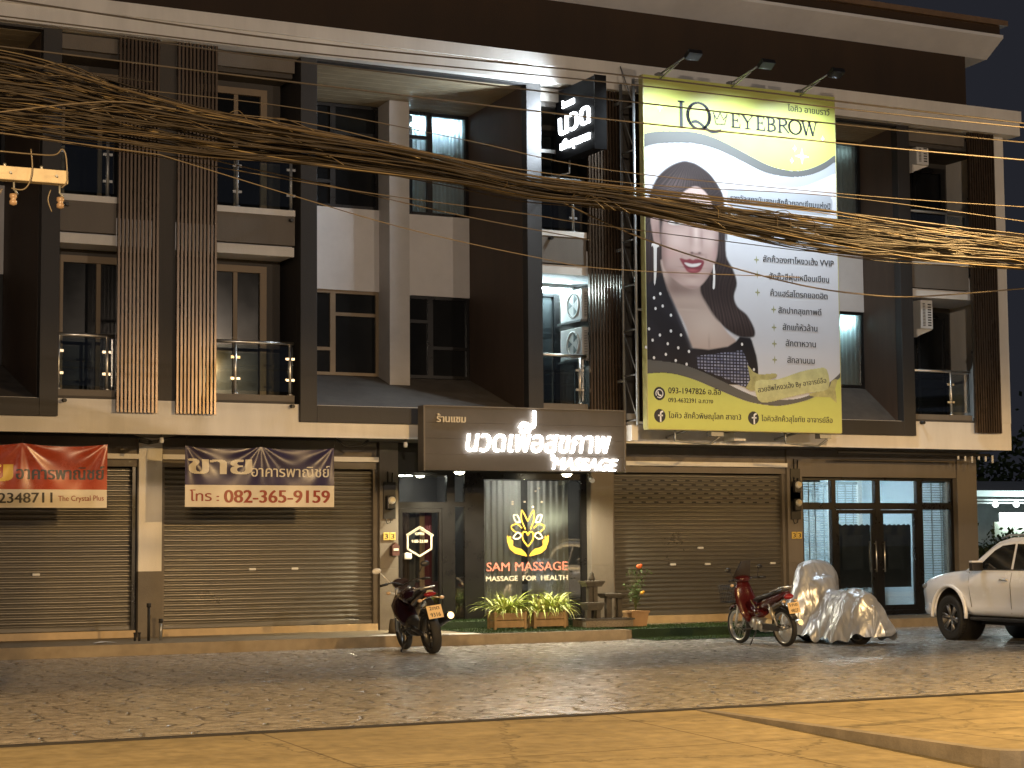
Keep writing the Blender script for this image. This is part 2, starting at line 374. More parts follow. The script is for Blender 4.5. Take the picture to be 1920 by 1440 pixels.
ART_TEXT=[
 ('สักคิ้วองศาโหงวเฮ้ง VVIP', 2.446, 2.989, 3.974, 3.024),
 ('สักคิ้วสีฝุ่นเหมือนเขียน', 2.565, 2.699, 3.863, 2.714),
 ('คิ้วแฮร์สโตรกยอดฮิต', 2.591, 2.395, 3.821, 2.416),
 ('สักปากสุขภาพดี', 2.75, 2.097, 3.676, 2.113),
 ('สักแก้หัวล้าน', 2.836, 1.804, 3.584, 1.814),
 ('สักตาหวาน', 2.893, 1.52, 3.542, 1.526),
 ('สักลานนม', 2.922, 1.221, 3.511, 1.228),
 ('สวยอัพโหงวเฮ้ง By อาจารย์ลือ', 2.289, 0.677, 3.757, 0.895),
 ('093-1947826 อ.ลือ', 0.444, 0.606, 1.51, 0.622),
 ('093-4632391 อ.กวาง', 0.441, 0.451, 1.346, 0.469),
 ('ไอคิว สักคิ้วพิษณุโลก สาขา3', 0.437, 0.178, 1.92, 0.198),
 ('ไอคิวสักคิ้วสุโขทัย อาจารย์ลือ', 2.343, 0.166, 3.874, 0.185),
 ('รางวัลสถาบันสอนสักคิ้วยอดเยี่ยมแห่งปี', 1.782, 4.043, 3.927, 4.066),
 ('ไอคิว อายบราว์', 3.038, 5.766, 3.957, 5.784),
]
CABLES={
 'W1':(-15.2,[(3.266,5.847),(5.522,5.792),(8.546,5.833),(11.35,5.827),(13.363,5.83)]),
 'W2':(-15.4,[(3.021,5.661),(5.448,5.65),(8.429,5.698),(11.194,5.707),(13.181,5.73)]),
 'W3':(-15,[(3.579,5.729),(5.597,5.678),(8.658,5.651),(11.497,5.66),(13.536,5.686)]),
 'W4':(-15.3,[(3.045,5.45),(5.485,5.417),(8.482,5.385),(11.261,5.396),(13.258,5.423)]),
 'W5':(-15.1,[(4.062,5.271),(5.56,5.251),(7.092,5.12),(8.591,4.969),(11.4,4.951),(13.419,4.988)]),
 'W6':(-15.4,[(3.981,5.048),(5.448,5.066),(6.948,4.873),(8.692,4.802),(10.84,4.853),(13.143,4.774)]),
 'W7':(-15,[(3.117,4.836),(4.536,4.744),(5.598,4.652),(6.411,4.591),(7.783,4.526),(8.402,4.482),(10.702,4.382)]),
 'W8':(-15.3,[(4.314,4.713),(5.487,4.457),(6.478,4.258),(7.624,4.1),(8.463,4.032),(10.481,4.073)]),
 'W9':(-14.9,[(8.146,4.685),(8.981,4.413),(9.853,4.216),(10.765,4.067),(11.461,4.016),(12.182,4.026),(13.566,4.181)]),
 'W10':(-14.8,[(3.152,5.339),(4.013,5.058),(4.61,4.863),(6.063,4.663),(7.23,4.504),(8.518,4.372)]),
 'W11':(-15.5,[(3.01,4.892),(3.549,5.006),(3.953,5.063),(4.382,5.045)]),
 'W12':(-15.2,[(3.071,5.094),(3.906,5.126),(5.523,5.015),(7.043,4.834)]),
 'UP':(-15.3,[(3.046,5.366),(3.457,5.335),(3.964,5.239),(4.753,5.101),(5.486,5.014),(6.495,4.9),(7.457,4.756),(8.473,4.716),(9.896,4.674),(11.114,4.653),(13.226,4.605)]),
 'LO':(-15.3,[(3.053,4.888),(3.968,4.833),(4.755,4.781),(5.533,4.764),(6.445,4.726),(6.994,4.687),(7.665,4.612),(8.471,4.595),(9.311,4.498),(10.856,4.349),(13.215,4.334)]),
 'ARM':(-15.4,[(3.037,4.495),(3.567,4.497),(3.039,4.388),(3.568,4.397)]),
}

# ------------------------------------------------------------------ ground materials
def ground_mat(name, ca, cb, rough, stone=False, joints=None, bumpd=0.03):
    m = bpy.data.materials.new(name); m.use_nodes = True; nt = m.node_tree; b = nt.nodes['Principled BSDF']
    N = nt.nodes.new; Lk = nt.links.new
    tc = N('ShaderNodeTexCoord')
    n1 = N('ShaderNodeTexNoise'); n1.inputs['Scale'].default_value = 0.55; n1.inputs['Detail'].default_value = 8; n1.inputs['Roughness'].default_value = 0.7
    n2 = N('ShaderNodeTexNoise'); n2.inputs['Scale'].default_value = 7; n2.inputs['Detail'].default_value = 6
    Lk(tc.outputs['Object'], n1.inputs['Vector']); Lk(tc.outputs['Object'], n2.inputs['Vector'])
    mx = N('ShaderNodeMath'); mx.operation = 'MULTIPLY_ADD'; mx.inputs[1].default_value = 0.5; Lk(n1.outputs[0], mx.inputs[0])
    m2 = N('ShaderNodeMath'); m2.operation = 'MULTIPLY'; m2.inputs[1].default_value = 0.5; Lk(n2.outputs[0], m2.inputs[0]); Lk(m2.outputs[0], mx.inputs[2])
    r = N('ShaderNodeValToRGB'); r.color_ramp.elements[0].position = 0.36; r.color_ramp.elements[1].position = 0.64
    r.color_ramp.elements[0].color = (*ca, 1); r.color_ramp.elements[1].color = (*cb, 1)
    Lk(mx.outputs[0], r.inputs[0]); col = r.outputs[0]; h = n2.outputs[0]
    if stone:
        mp = N('ShaderNodeMapping'); mp.inputs['Scale'].default_value = (2.3, 3.4, 1); Lk(tc.outputs['Object'], mp.inputs[0])
        dn = N('ShaderNodeTexNoise'); dn.inputs['Scale'].default_value = 2.5; Lk(mp.outputs[0], dn.inputs['Vector'])
        va = N('ShaderNodeVectorMath'); va.operation = 'MULTIPLY_ADD'; va.inputs[1].default_value = (0.35, 0.35, 0); Lk(dn.outputs['Color'], va.inputs[0]); Lk(mp.outputs[0], va.inputs[2])
        v = N('ShaderNodeTexVoronoi'); v.feature = 'DISTANCE_TO_EDGE'; v.inputs['Scale'].default_value = 1.0; v.inputs['Randomness'].default_value = 0.75
        Lk(va.outputs[0], v.inputs['Vector'])
        v2 = N('ShaderNodeTexVoronoi'); v2.inputs['Randomness'].default_value = 0.75; Lk(va.outputs[0], v2.inputs['Vector'])
        mr = N('ShaderNodeMapRange'); mr.inputs['From Max'].default_value = 0.07; Lk(v.outputs[0], mr.inputs[0])
        mm = N('ShaderNodeMix'); mm.data_type = 'RGBA'; mm.blend_type = 'MULTIPLY'; mm.inputs[0].default_value = 1
        jr = N('ShaderNodeMapRange'); jr.inputs['To Min'].default_value = 0.35; Lk(mr.outputs[0], jr.inputs[0])
        Lk(col, mm.inputs[6]); Lk(jr.outputs[0], mm.inputs[7])
        m3 = N('ShaderNodeMix'); m3.data_type = 'RGBA'; m3.blend_type = 'MULTIPLY'; m3.inputs[0].default_value = 0.45
        Lk(mm.outputs[2], m3.inputs[6]); Lk(v2.outputs['Color'], m3.inputs[7])
        hs = N('ShaderNodeHueSaturation'); hs.inputs['Saturation'].default_value = 0.35; Lk(m3.outputs[2], hs.inputs['Color'])
        col = m3.outputs[2]
        bw = N('ShaderNodeRGBToBW'); Lk(v2.outputs['Color'], bw.inputs[0])
        m4 = N('ShaderNodeMix'); m4.data_type = 'RGBA'; m4.blend_type = 'MULTIPLY'; m4.inputs[0].default_value = 0.5
        Lk(mm.outputs[2], m4.inputs[6]); Lk(bw.outputs[0], m4.inputs[7]); col = m4.outputs[2]
        ha = N('ShaderNodeMath'); ha.operation = 'MULTIPLY_ADD'; ha.inputs[1].default_value = 0.45; Lk(n2.outputs[0], ha.inputs[0]); Lk(mr.outputs[0], ha.inputs[2])
        hb = N('ShaderNodeMath'); hb.operation = 'MULTIPLY_ADD'; hb.inputs[1].default_value = 0.7; Lk(bw.outputs[0], hb.inputs[0]); Lk(ha.outputs[0], hb.inputs[2])
        h = hb.outputs[0]
    if joints:
        cv = N('ShaderNodeTexVoronoi'); cv.feature = 'DISTANCE_TO_EDGE'; cv.inputs['Scale'].default_value = 0.33
        cw = N('ShaderNodeVectorMath'); cw.operation = 'MULTIPLY_ADD'; cw.inputs[1].default_value = (0.5,0.5,0); Lk(n2.outputs['Color'], cw.inputs[0]); Lk(tc.outputs['Object'], cw.inputs[2]); Lk(cw.outputs[0], cv.inputs['Vector'])
        cr_ = N('ShaderNodeMapRange'); cr_.inputs['From Max'].default_value = 0.012; cr_.inputs['To Min'].default_value = 0.55; Lk(cv.outputs[0], cr_.inputs[0])
        n3 = N('ShaderNodeTexNoise'); n3.inputs['Scale'].default_value = 1.7; n3.inputs['Detail'].default_value = 8; n3.inputs['Roughness'].default_value = 0.75
        ms = N('ShaderNodeMapping'); ms.inputs['Scale'].default_value = (0.35,1.4,1); Lk(tc.outputs['Object'], ms.inputs[0]); Lk(ms.outputs[0], n3.inputs['Vector'])
        s3 = N('ShaderNodeMapRange'); s3.inputs['From Min'].default_value = 0.42; s3.inputs['From Max'].default_value = 0.62; s3.inputs['To Min'].default_value = 0.80; s3.inputs['To Max'].default_value = 1.0; Lk(n3.outputs[0], s3.inputs[0])
        pm = N('ShaderNodeMath'); pm.operation = 'MULTIPLY'; Lk(cr_.outputs[0], pm.inputs[0]); Lk(s3.outputs[0], pm.inputs[1])
        mj = N('ShaderNodeMix'); mj.data_type = 'RGBA'; mj.blend_type = 'MULTIPLY'; mj.inputs[0].default_value = 1; Lk(col, mj.inputs[6]); Lk(pm.outputs[0], mj.inputs[7]); col = mj.outputs[2]
        br = N('ShaderNodeTexBrick'); br.offset = 0.0; br.inputs['Scale'].default_value = 1
        br.inputs['Brick Width'].default_value = joints[0]; br.inputs['Row Height'].default_value = joints[1]; br.inputs['Mortar Size'].default_value = 0.012
        br.inputs['Color1'].default_value = (1,1,1,1); br.inputs['Color2'].default_value = (0.88,0.88,0.88,1); br.inputs['Mortar'].default_value = (0.45,0.42,0.4,1)
        Lk(tc.outputs['Object'], br.inputs['Vector'])
        mm = N('ShaderNodeMix'); mm.data_type = 'RGBA'; mm.blend_type = 'MULTIPLY'; mm.inputs[0].default_value = 1
        Lk(col, mm.inputs[6]); Lk(br.outputs[0], mm.inputs[7]); col = mm.outputs[2]
    Lk(col, b.inputs['Base Color'])
    mr2 = N('ShaderNodeMapRange'); mr2.inputs['To Min'].default_value = rough-0.1; mr2.inputs['To Max'].default_value = rough+0.15; Lk(n2.outputs[0], mr2.inputs[0]); Lk(mr2.outputs[0], b.inputs['Roughness'])
    bp = N('ShaderNodeBump'); bp.inputs['Strength'].default_value = 0.6; bp.inputs['Distance'].default_value = bumpd; Lk(h, bp.inputs['Height']); Lk(bp.outputs[0], b.inputs['Normal'])
    return m
G_STONE = ground_mat('stamped_concrete', (0.40,0.375,0.335), (0.66,0.62,0.56), 0.22, stone=True, bumpd=0.05)
G_SAND = ground_mat('sandy_concrete', (0.24,0.195,0.105), (0.40,0.33,0.19), 0.9, joints=(3.4, 9.0), bumpd=0.02)
G_ROAD = ground_mat('asphalt', (0.05,0.048,0.045), (0.075,0.07,0.066), 0.85, bumpd=0.02)
G_STEP = ground_mat('step_concrete', (0.20,0.155,0.10), (0.31,0.25,0.165), 0.75, bumpd=0.01)

def setting(name, mb, m): return single(name, mb, m, kind='structure')
setting('ground', MB().poly([(-600,-600,-0.4),(900,-600,-0.4),(900,900,-0.4),(-600,900,-0.4)]), G_ROAD)
setting('parking', MB().box(-60,120,-14.1,70,-0.35,0.0), G_STONE)
setting('driveway', MB().add([(-60,-18.6,-0.145),(9.95,-18.6,-0.145),(9.95,-14.1,-0.002),(-60,-14.1,-0.002),(-60,-18.6,-0.35),(9.95,-18.6,-0.35),(9.95,-14.1,-0.35),(-60,-14.1,-0.35)],
        [(0,1,2,3),(4,7,6,5),(0,4,5,1),(1,5,6,2),(2,6,7,3),(3,7,4,0)]), G_SAND)
_sw = MB()
_prof = [(9.95,-14.1),(9.95,-18.3),(9.99,-18.46),(10.1,-18.57),(10.25,-18.6),(120,-18.6),(120,-14.1)]
_kin = [(10.07,-14.1),(10.07,-18.25),(10.1,-18.36),(10.18,-18.44),(10.3,-18.47),(120,-18.47),(120,-14.1)]
setting('sidewalk', _sw.prism([(x,y,-0.34) for x,y in _kin], (0,0,0.336)), G_SAND)
_kb = MB()
for i in range(5):
    a,b,c,d = _prof[i],_prof[i+1],_kin[i+1],_kin[i]
    _kb.hexa([(*a,-0.345),(*b,-0.345),(*c,-0.345),(*d,-0.345)], [(*a,0.0),(*b,0.0),(*c,0.0),(*d,0.0)])
setting('kerb', _kb, mat('kerb_concrete', (0.23,0.205,0.17), 0.85, var=0.25, scale=4, bump=0.3))
setting('joint', MB().box(-60,120,-14.19,-14.06,-0.3,0.007), mat('tar_joint', (0.03,0.026,0.022), 0.85, var=0.4, scale=3))
setting('road', MB().box(-200,300,-60,-18.61,-0.35,-0.16), G_ROAD)
# raised step along the shop fronts, lower and shallower on the left
setting('step', MB().box(-8,12.72,-2.05,0.02,0.001,0.17), G_STEP)
setting('step', MB().box(12.724,16.1,-2.32,0.02,0.001,0.17), G_STEP)
setting('step', MB().box(16.104,21.4,-2.05,0.02,0.001,0.15), G_STEP)
setting('step', MB().box(21.404,25.6,-1.3,0.02,0.001,0.16), G_STEP)
setting('step', MB().box(11.75,12.62,-2.08,-1.75,0.172,0.182), M['cream'])  # pale strip added to paint the step edge as lit by the downlight
setting('step', MB().box(12.85,13.42,-2.35,-2.05,0.172,0.182), M['cream'])  # second added strip, its cream colour standing for lamplight on the step edge

# ------------------------------------------------------------------ the shophouse row
B = thing('shophouse_row', 'three storey brown and cream shophouse row with deep charcoal window surrounds and roller shutters', 'building', (17.0, 0, 0))
def bp(name, mb, m, parent=None, bevel=0, label=None): return part(name, mb, m, parent or B, world=True, bevel=bevel, label=label)
XL, XR = -8.0, 25.57
COLX = [0.36, 4.50, 8.69, 12.83, 16.98, 21.17]
# core so that no light passes through
bp('core', MB().box(XL,XR-0.02,1.46,9.0,3.32,10.9).box(XL,21.33,1.46,9.0,0.0,3.318), M['dark'])
# ground floor: piers with a darker painted foot, lintels
for cx in COLX:
    w = 0.19 if cx < 12 else 0.17
    a, b = cx-w, cx+w
    if cx > 16 and cx < 18: a, b = 16.75, 17.2
    p = bp('pier', MB().box(a,b,0.0,0.45,1.21,3.34), M['band'] if cx > 9 and cx < 13 else M['cream'] if cx < 9 else M['band'])
    bp('pier_foot', MB().box(a,b,-0.004,0.45,0.17,1.208), M['dado'], p)
p = bp('end_wall', MB().box(25.08,XR,0.0,9.0,0.17,3.34), M['band'])
bp('wall_foot', MB().box(25.084,XR+0.004,-0.004,0.4,0.171,1.2), M['dado'], p)
lin = MB()
for a,b in zip(COLX[:3], COLX[1:4]): lin.box(a+0.2,b-0.2,0.06,0.40,2.88,3.34)
lin.box(17.2,21.0,0.06,0.40,2.88,3.34); lin.box(21.34,25.08,0.03,0.40,2.83,3.34)
bp('lintel', lin, M['band'])
bp('lintel', MB().box(13.0,16.75,0.18,0.45,2.84,3.34), M['dark'])
led = MB()
for a,b in ((4.7,8.5),(8.88,12.64),(17.2,21.0)): led.box(a,b,-0.02,0.055,3.0,3.08)
bp('ledge', led, M['cream'])
# soffit under the first floor and the big cream fascia
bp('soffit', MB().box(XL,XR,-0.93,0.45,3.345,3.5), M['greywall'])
fb = MB().box(XL,XR,-1.05,-0.932,3.34,3.86)
bp('fascia', fb, M['cream'])
# drip stubs on the soffit edge
# shutters
def shutter(x0, x1, handles, vents=False):
    mb = MB(); z0, z1, pitch = 0.30, 2.86, 0.078
    n = int((z1-z0)/pitch); pitch = (z1-z0)/n; prof = []
    for i in range(n):
        z = z0+i*pitch
        prof += [(0.205,z),(0.19,z+pitch*0.12),(0.174,z+pitch*0.3),(0.170,z+pitch*0.5),(0.174,z+pitch*0.7),(0.19,z+pitch*0.88)]
    prof.append((0.205,z1))
    k = 12; rows = []
    for y, z in prof: rows.append([(x0+(x1-x0)*j/k, y+0.0015*math.sin(j*0.9+z*2+x0), z+0.002*math.sin(j*0.7+x0)) for j in range(k+1)])
    mb.grid(rows, smooth=True)
    s = bp('roller_shutter', mb, M['shutter'])
    bp('bottom_rail', MB().box(x0,x1,0.15,0.21,0.285,0.345), M['shutter'], s, bevel=0.006)
    g = MB()
    for a in (x0-0.06, x1-0.02): g.box(a,a+0.08,0.09,0.26,0.17,2.875)
    bp('guide_rail', g, M['black'] if x0 < 8 else M['dado'], s)
    for hx, hz in handles: bp('handle', MB().box(hx-0.06,hx+0.06,0.145,0.185,hz-0.02,hz+0.02), M['white'], s, bevel=0.012)
    if vents:
        vb = MB()
        for i in range(6):
            for j in range(13):
                x = x0+0.28+j*0.27+(0.135 if i % 2 else 0); z = z0+(n-1.5-i)*pitch
                if x < x1-0.15: vb.box(x-0.045,x+0.045,0.1655,0.1685,z-0.012,z+0.012)
        bp('vent_slots', vb, M['dark'], s)
shutter(0.58, 4.28, [])
shutter(4.72, 8.44, [(6.92,1.18)])
shutter(8.93, 12.60, [(10.46,1.22),(11.2,1.22)])
shutter(17.26, 20.96, [(19.15,1.5),(18.55,1.2),(19.3,1.2),(20.75,1.2)], vents=True)
sl = MB()
for a,b in ((0.55,4.3),(4.70,8.46),(8.9,12.62)): sl.box(a,b,-0.012,0.14,0.171,0.283)
sl.box(17.22,20.98,-0.012,0.14,0.151,0.283)
bp('sill', sl, M['tan_tile'])

# ---- upper floors
def screen(x0, x1, mb):
    n = 11; w = (x1-x0)/n
    for i in range(n): mb.box(x0+i*w,x0+i*w+w*0.55,-1.17,-1.10,3.66,9.69)
    return mb
SCR = [(3.66,4.33),(4.60,5.27),(7.81,8.48),(8.75,9.42),(16.13,16.80),(17.06,17.73),(24.62,25.27)]
for a,b in SCR:
    s = bp('slat_screen', screen(a,b,MB()), M['slat'])
    r = MB()
    for z in (3.9,5.2,6.7,8.2,9.4): r.box(a,b,-1.097,-1.07,z,z+0.05)
    bp('cross_rail', r, M['black'], s)
for a,b in ((4.33,4.60),(8.48,8.75),(16.80,17.06)):
    bp('party_pier', MB().box(a,b,-1.06,0.5,3.862,9.53), M['greywall'])
bp('end_pier', MB().box(25.275,XR,-1.06,0.5,3.862,9.53), M['cream'])
bp('end_wall', MB().box(25.3,XR-0.003,0.501,9.0,3.35,10.5), M['cream'])

def surround(cx, lit_up, lit_low, bk=1.12):
    x0, x1 = cx-2.205, cx+2.205; a, b = x0+0.285, x1-0.285
    z0, z1, c, d = 3.58, 9.73, 3.85, 9.50
    mb = MB()
    mb.box(x0,a,-1.12,-0.93,z0,z1); mb.box(b,x1,-1.12,-0.93,z0,z1)
    mb.box(a,b,-1.12,-0.93,z0,c); mb.box(a,b,-1.12,-0.93,d,z1)
    s = bp('window_surround', mb, M['frame'], bevel=0.006)
    jb = MB().prism([(b-0.002,-0.93,c),(b-0.002,-0.93,d),(b-0.04,bk,9.39),(b-0.04,bk,4.55)], (0.12,0,0))
    bp('side_cladding', jb, M['clad'], s)
    bp('side_cladding', MB().prism([(a+0.002,-0.93,c),(a+0.002,-0.93,d),(a+0.04,bk,9.39),(a+0.04,bk,4.55)], (-0.12,0,0)), M['clad'], s)
    bp('outer_cheek', MB().box(x0+0.001,x0+0.12,-0.929,1.4,3.87,9.52), M['frame'], s)
    bp('outer_cheek', MB().box(x1-0.12,x1-0.001,-0.929,1.4,3.87,9.52), M['frame'], s)
    cl = MB(); n = 9
    for i in range(n):
        D = bk+0.92; y0 = -0.925+i*D/n; y1 = y0+D/n-0.012; za = d-(y0+0.93)*0.11/D; zb = d-(y1+0.93)*0.11/D
        cl.hexa([(a,y0,za-0.004),(b,y0,za-0.004),(b,y1,zb-0.004),(a,y1,zb-0.004)], [(a,y0,za+0.05),(b,y0,za+0.05),(b,y1,zb+0.05),(a,y1,zb+0.05)])
    bp('soffit_boards', cl, mat('pale_boards', (0.33,0.27,0.17), 0.6, var=0.2, scale=3), s)
    bp('sloping_sill', MB().hexa([(a,-0.93,c-0.05),(b,-0.93,c-0.05),(b,bk,c-0.05),(a,bk,c-0.05)], [(a,-0.93,c-0.003),(b,-0.93,c-0.003),(b,bk,4.55),(a,bk,4.55)]), M['sill'], s)
    f0, f1 = cx+0.10, cx+0.48
    bp('fin', MB().box(f0,f1,bk-0.5,bk+0.08,4.30,9.46), mat('fin_render', (0.47,0.45,0.43), 0.75, var=0.12, scale=2), s)
    l0, l1, r0, r1 = a+0.05, f0-0.0, f1, b-0.045
    bp('spandrel', MB().box(l0,l1,bk-0.03,bk+0.18,6.06,7.52), M['panel'], s)
    bp('spandrel', MB().box(r0,r1,bk-0.03,bk+0.18,6.04,7.50), M['panel'], s)
    k = 0
    for xa, xb, za, zb, lit, fr, left in ((l0,l1,7.522,9.38,None,M['black'],1),(r0,r1,7.502,9.38,lit_up,M['black'],0),(l0,l1,4.56,6.058,None,M['tanframe'],1),(r0,r1,4.56,6.038,lit_low,M['black'],0)):
        fm = MB(); t = 0.055
        xm = xa+(xb-xa)*(0.56 if left else 0.45)
        fm.box(xa,xb,bk,bk+0.08,za,za+t); fm.box(xa,xb,bk,bk+0.08,zb-t,zb); fm.box(xa,xa+t,bk,bk+0.08,za+t,zb-t); fm.box(xb-t,xb,bk,bk+0.08,za+t,zb-t)
        fm.box(xm-0.05,xm+0.05,bk,bk+0.08,za+t,zb-t)
        if left:
            zt = zb-0.42*(zb-za)/1.5; fm.box(xm+0.05,xb-t,bk,bk+0.08,zt-0.03,zt+0.03)
            zt = za+0.46; fm.box(xa+t,xm-0.05,bk,bk+0.08,zt-0.03,zt+0.03)
        else:
            zt = zb-0.46; fm.box(xa+t,xm-0.05,bk,bk+0.08,zt-0.03,zt+0.03)
            if not lit: zt = za+0.55; fm.box(xm+0.05,xb-t,bk,bk+0.08,zt-0.03,zt+0.03)
        w = bp('window', fm, fr, s)
        # panes and what hangs behind them
        if lit:
            bp('pane', MB().box(xa+t,xb-t,bk+0.035,bk+0.041,za+t,zb-t), M['glass'], w)
            cu = MB(); rows = []; xs0 = xa+0.05 if lit[1] else xm-0.28
            nn = 90
            for z in (za+0.03, zb-0.03): rows.append([(xs0+(xb-xs0)*j/nn, bk+0.15+0.022*math.sin(j*0.9)+0.01*math.sin(j*0.37), z) for j in range(nn+1)])
            cu.grid(rows)
            bp('lit_curtain', cu, cloth(lit[2], (0.72,0.78,0.80), 0.55), w)
            bp('room_lamp', MB().box(xm-0.25,xb-0.1,bk+0.262,bk+0.277,zb-0.20,zb-0.15), mat('lamp_'+lit[2], (1,1,1), 0.5, emit=lit[0], estr=lit[3]), w)
            bp('window_niche', MB().box(xa,xb,bk+0.28,bk+0.33,za,zb), M['dark'], w)
        else:
            bp('pane', MB().box(xa+t,xb-t,bk+0.035,bk+0.041,za+t,zb-t), M['darkglass'], w)
    return s
surround(4.72, None, None, 1.36)
surround(13.02, ((0.62,0.85,1.0), False, 'cool_curtain', 150), None)
surround(20.99, ((0.40,0.52,0.50), True, 'dim_curtain', 6.0), ((0.6,0.92,0.97), True, 'bright_curtain', 110), 0.0)

# ---- balconies: xa..xb is the clear width beside a surround, slats hide the rest
def balcony(xa, xb, xs0, xs1, posts_low, posts_up, back=-0.35, door=None, frame_m='tanframe', deep=None):
    """xs0..xs1 = the part of the front that the slats leave open"""
    bl = bp('balcony', MB().box(xa,xb,-1.048,1.44,3.865,3.90), M['greywall'])
    bp('kerb_strip', MB().box(xs0,xs1,-1.047,-0.95,3.902,4.0), M['band'], bl)
    mid = bp('mid_parapet', MB().box(xs0,xs1,-1.05,-0.93,6.43,6.90), M['band'], bl)
    bp('coping', MB().box(xs0-0.001,xs1,-1.07,-0.92,6.902,7.0), M['cream'], bl)
    bp('lower_band', MB().box(xs0,xs1,-1.02,-0.93,6.25,6.40), M['cream'], bl)
    bp('mid_slab', MB().box(xa,xb,-0.928,1.44,6.26,6.70), M['ceil'], bl)
    bp('top_band', MB().box(xs0,xs1,-1.03,-0.93,9.27,9.50), M['band'], bl)
    bp('top_slab', MB().box(xa,xb,-0.928,1.44,9.2,9.525), M['greywall'], bl)
    for z0, z1 in ((3.9,6.26),(6.70,9.2)):
        d0, d1 = door
        w = MB(); w.box(xa,d0,back,back+0.1,z0,z1); w.box(d1,xb,back,back+0.1,z0,z1); w.box(d0,d1,back,back+0.1,z1-0.10,z1)
        bp('back_wall', w, M['greywall'], bl)
        t = 0.11; zt = z1-0.10
        f = MB().box(d0,d0+t,back-0.03,back+0.08,z0,zt); f.box(d1-t,d1,back-0.03,back+0.08,z0,zt); f.box(d0+t,d1-t,back-0.03,back+0.08,zt-t,zt)
        xm = (d0+d1)/2+0.1; f.box(xm-0.035,xm+0.035,back+0.0,back+0.08,z0,zt-t)
        dr = bp('balcony_door', f, M[frame_m], bl)
        bp('pane', MB().box(d0+t,d1-t,back+0.03,back+0.036,z0,zt-t), M['darkglass'] if deep is None else mat('mirror_pane',(0.05,0.06,0.065),0.03,metal=0.6), dr)
    for zb, posts, ztop in ((4.0,posts_low,4.84),(7.0,posts_up,7.92)):
        if not posts: continue
        rl = MB().tube([(xs0+0.0,-1.0,ztop),(xs1,-1.0,ztop)], 0.028, 10)
        for px in posts: rl.tube([(px,-1.0,zb),(px,-1.0,ztop)], 0.026, 10); rl.tube([(px,-1.0,zb),(px,-1.0,zb+0.02)], 0.05, 10)
        for px in posts:
            for hz in (zb+0.25, ztop-0.25): rl.box(px-0.075,px+0.075,-1.012,-0.988,hz-0.02,hz+0.02)
        r = bp('railing', rl, M['chrome'] if zb < 5 else M['steel'], bl)
        bp('glass_panel', MB().box(xs0+0.02,xs1-0.02,-1.004,-0.996,zb+0.06,ztop-0.05), M['glass'], r)
    return bl
balcony(6.87,8.46,6.87,7.81,[6.95,7.70],[6.93,7.68],door=(7.05,8.2))
balcony(8.77,10.74,9.42,10.74,[9.76,10.68],[9.78,10.69],door=(9.25,10.50))
balcony(15.18,16.78,15.18,16.13,[16.0],[15.9],back=0.40,door=(15.3,16.35),frame_m='black',deep=1)
balcony(17.08,18.70,17.73,18.70,[18.3],[18.3],door=(17.4,18.4),frame_m='black')
balcony(23.15,25.26,23.15,24.62,[24.15],[24.15],back=0.3,door=(23.5,25.2),frame_m='black')
for x, z in ((7.02,3.83),(10.68,3.83),(7.02,6.84),(10.66,6.84),(15.4,6.86),(23.36,3.84)):
    bp('drain_spout', MB().tube([(x,-1.0,z),(x,-1.16,z-0.01)], 0.03, 10), M['blackpl'])

# lit first-floor balcony: tube lamp on its ceiling
tl = bp('ceiling_tube_lamp', MB().box(15.35,16.55,0.20,0.30,6.19,6.255), M['white'])
bp('tube', MB().tube([(15.4,0.25,6.165),(16.5,0.25,6.165)], 0.018, 8), mat('cool_tube', (1,1,1), 0.4, emit=(0.72,0.95,1.0), estr=190), tl)

# ---- eave, parapet, roof
ev = MB().box(XL,25.8,-1.30,0.2,9.535,9.79); ev.box(XL,25.8,-1.28,0.2,9.79,9.81); ev.box(XL,25.82,-1.33,0.2,9.81,10.02)
bp('eave', ev, M['cream'])
bp('parapet', MB().box(XL,25.75,0.201,9.0,10.02,11.50), M['parapet'])
rf = MB().hexa([(XL,0.21,11.47),(26.30,0.21,11.47),(26.30,9.6,11.0),(XL,9.6,11.0)], [(XL,0.21,11.6),(26.30,0.21,11.6),(26.30,9.6,11.2),(XL,9.6,11.2)])
roof = bp('roof', rf, M['ceil'])
bp('roof_soffit', MB().hexa([(XL,-0.32,11.80),(26.32,-0.32,11.80),(26.32,0.205,11.47),(XL,0.205,11.47)], [(XL,-0.32,11.86),(26.32,-0.32,11.86),(26.32,0.205,11.62),(XL,0.205,11.62)]), M['ceil'], roof)
bp('roof_fascia', MB().box(XL,26.30,-0.24,-0.16,11.86,12.05), M['parapet'], roof)
bp('gutter', MB().box(XL,26.42,-0.36,-0.10,12.05,12.16), mat('copper_brown_gutter', (0.20,0.13,0.08), 0.5, var=0.2), roof)

# ------------------------------------------------------------------ massage shop front (part of the row)
SF = bp('shop_front', MB().box(13.0,14.10,0.16,0.24,2.225,2.33).box(13.0,13.09,0.16,0.24,0.171,2.225).box(13.895,14.10,0.16,0.24,0.171,2.225)
        .box(13.0,14.10,0.16,0.24,2.79,2.838).box(13.0,13.09,0.16,0.24,2.33,2.79).box(13.99,14.10,0.16,0.24,2.33,2.79)
        .box(14.10,14.14,0.16,0.24,0.171,2.838).box(14.33,14.42,0.16,0.24,0.171,2.838).box(14.14,14.33,0.16,0.24,2.25,2.33)
        .box(14.42,16.75,0.16,0.24,2.73,2.838).box(14.42,16.75,0.16,0.24,0.171,0.33).box(16.64,16.75,0.16,0.24,0.33,2.73).box(14.42,14.70,0.16,0.22,0.33,2.73), M['black'])
bp('pane', MB().box(14.70,16.64,0.19,0.197,0.33,2.73), M['glass'], SF)
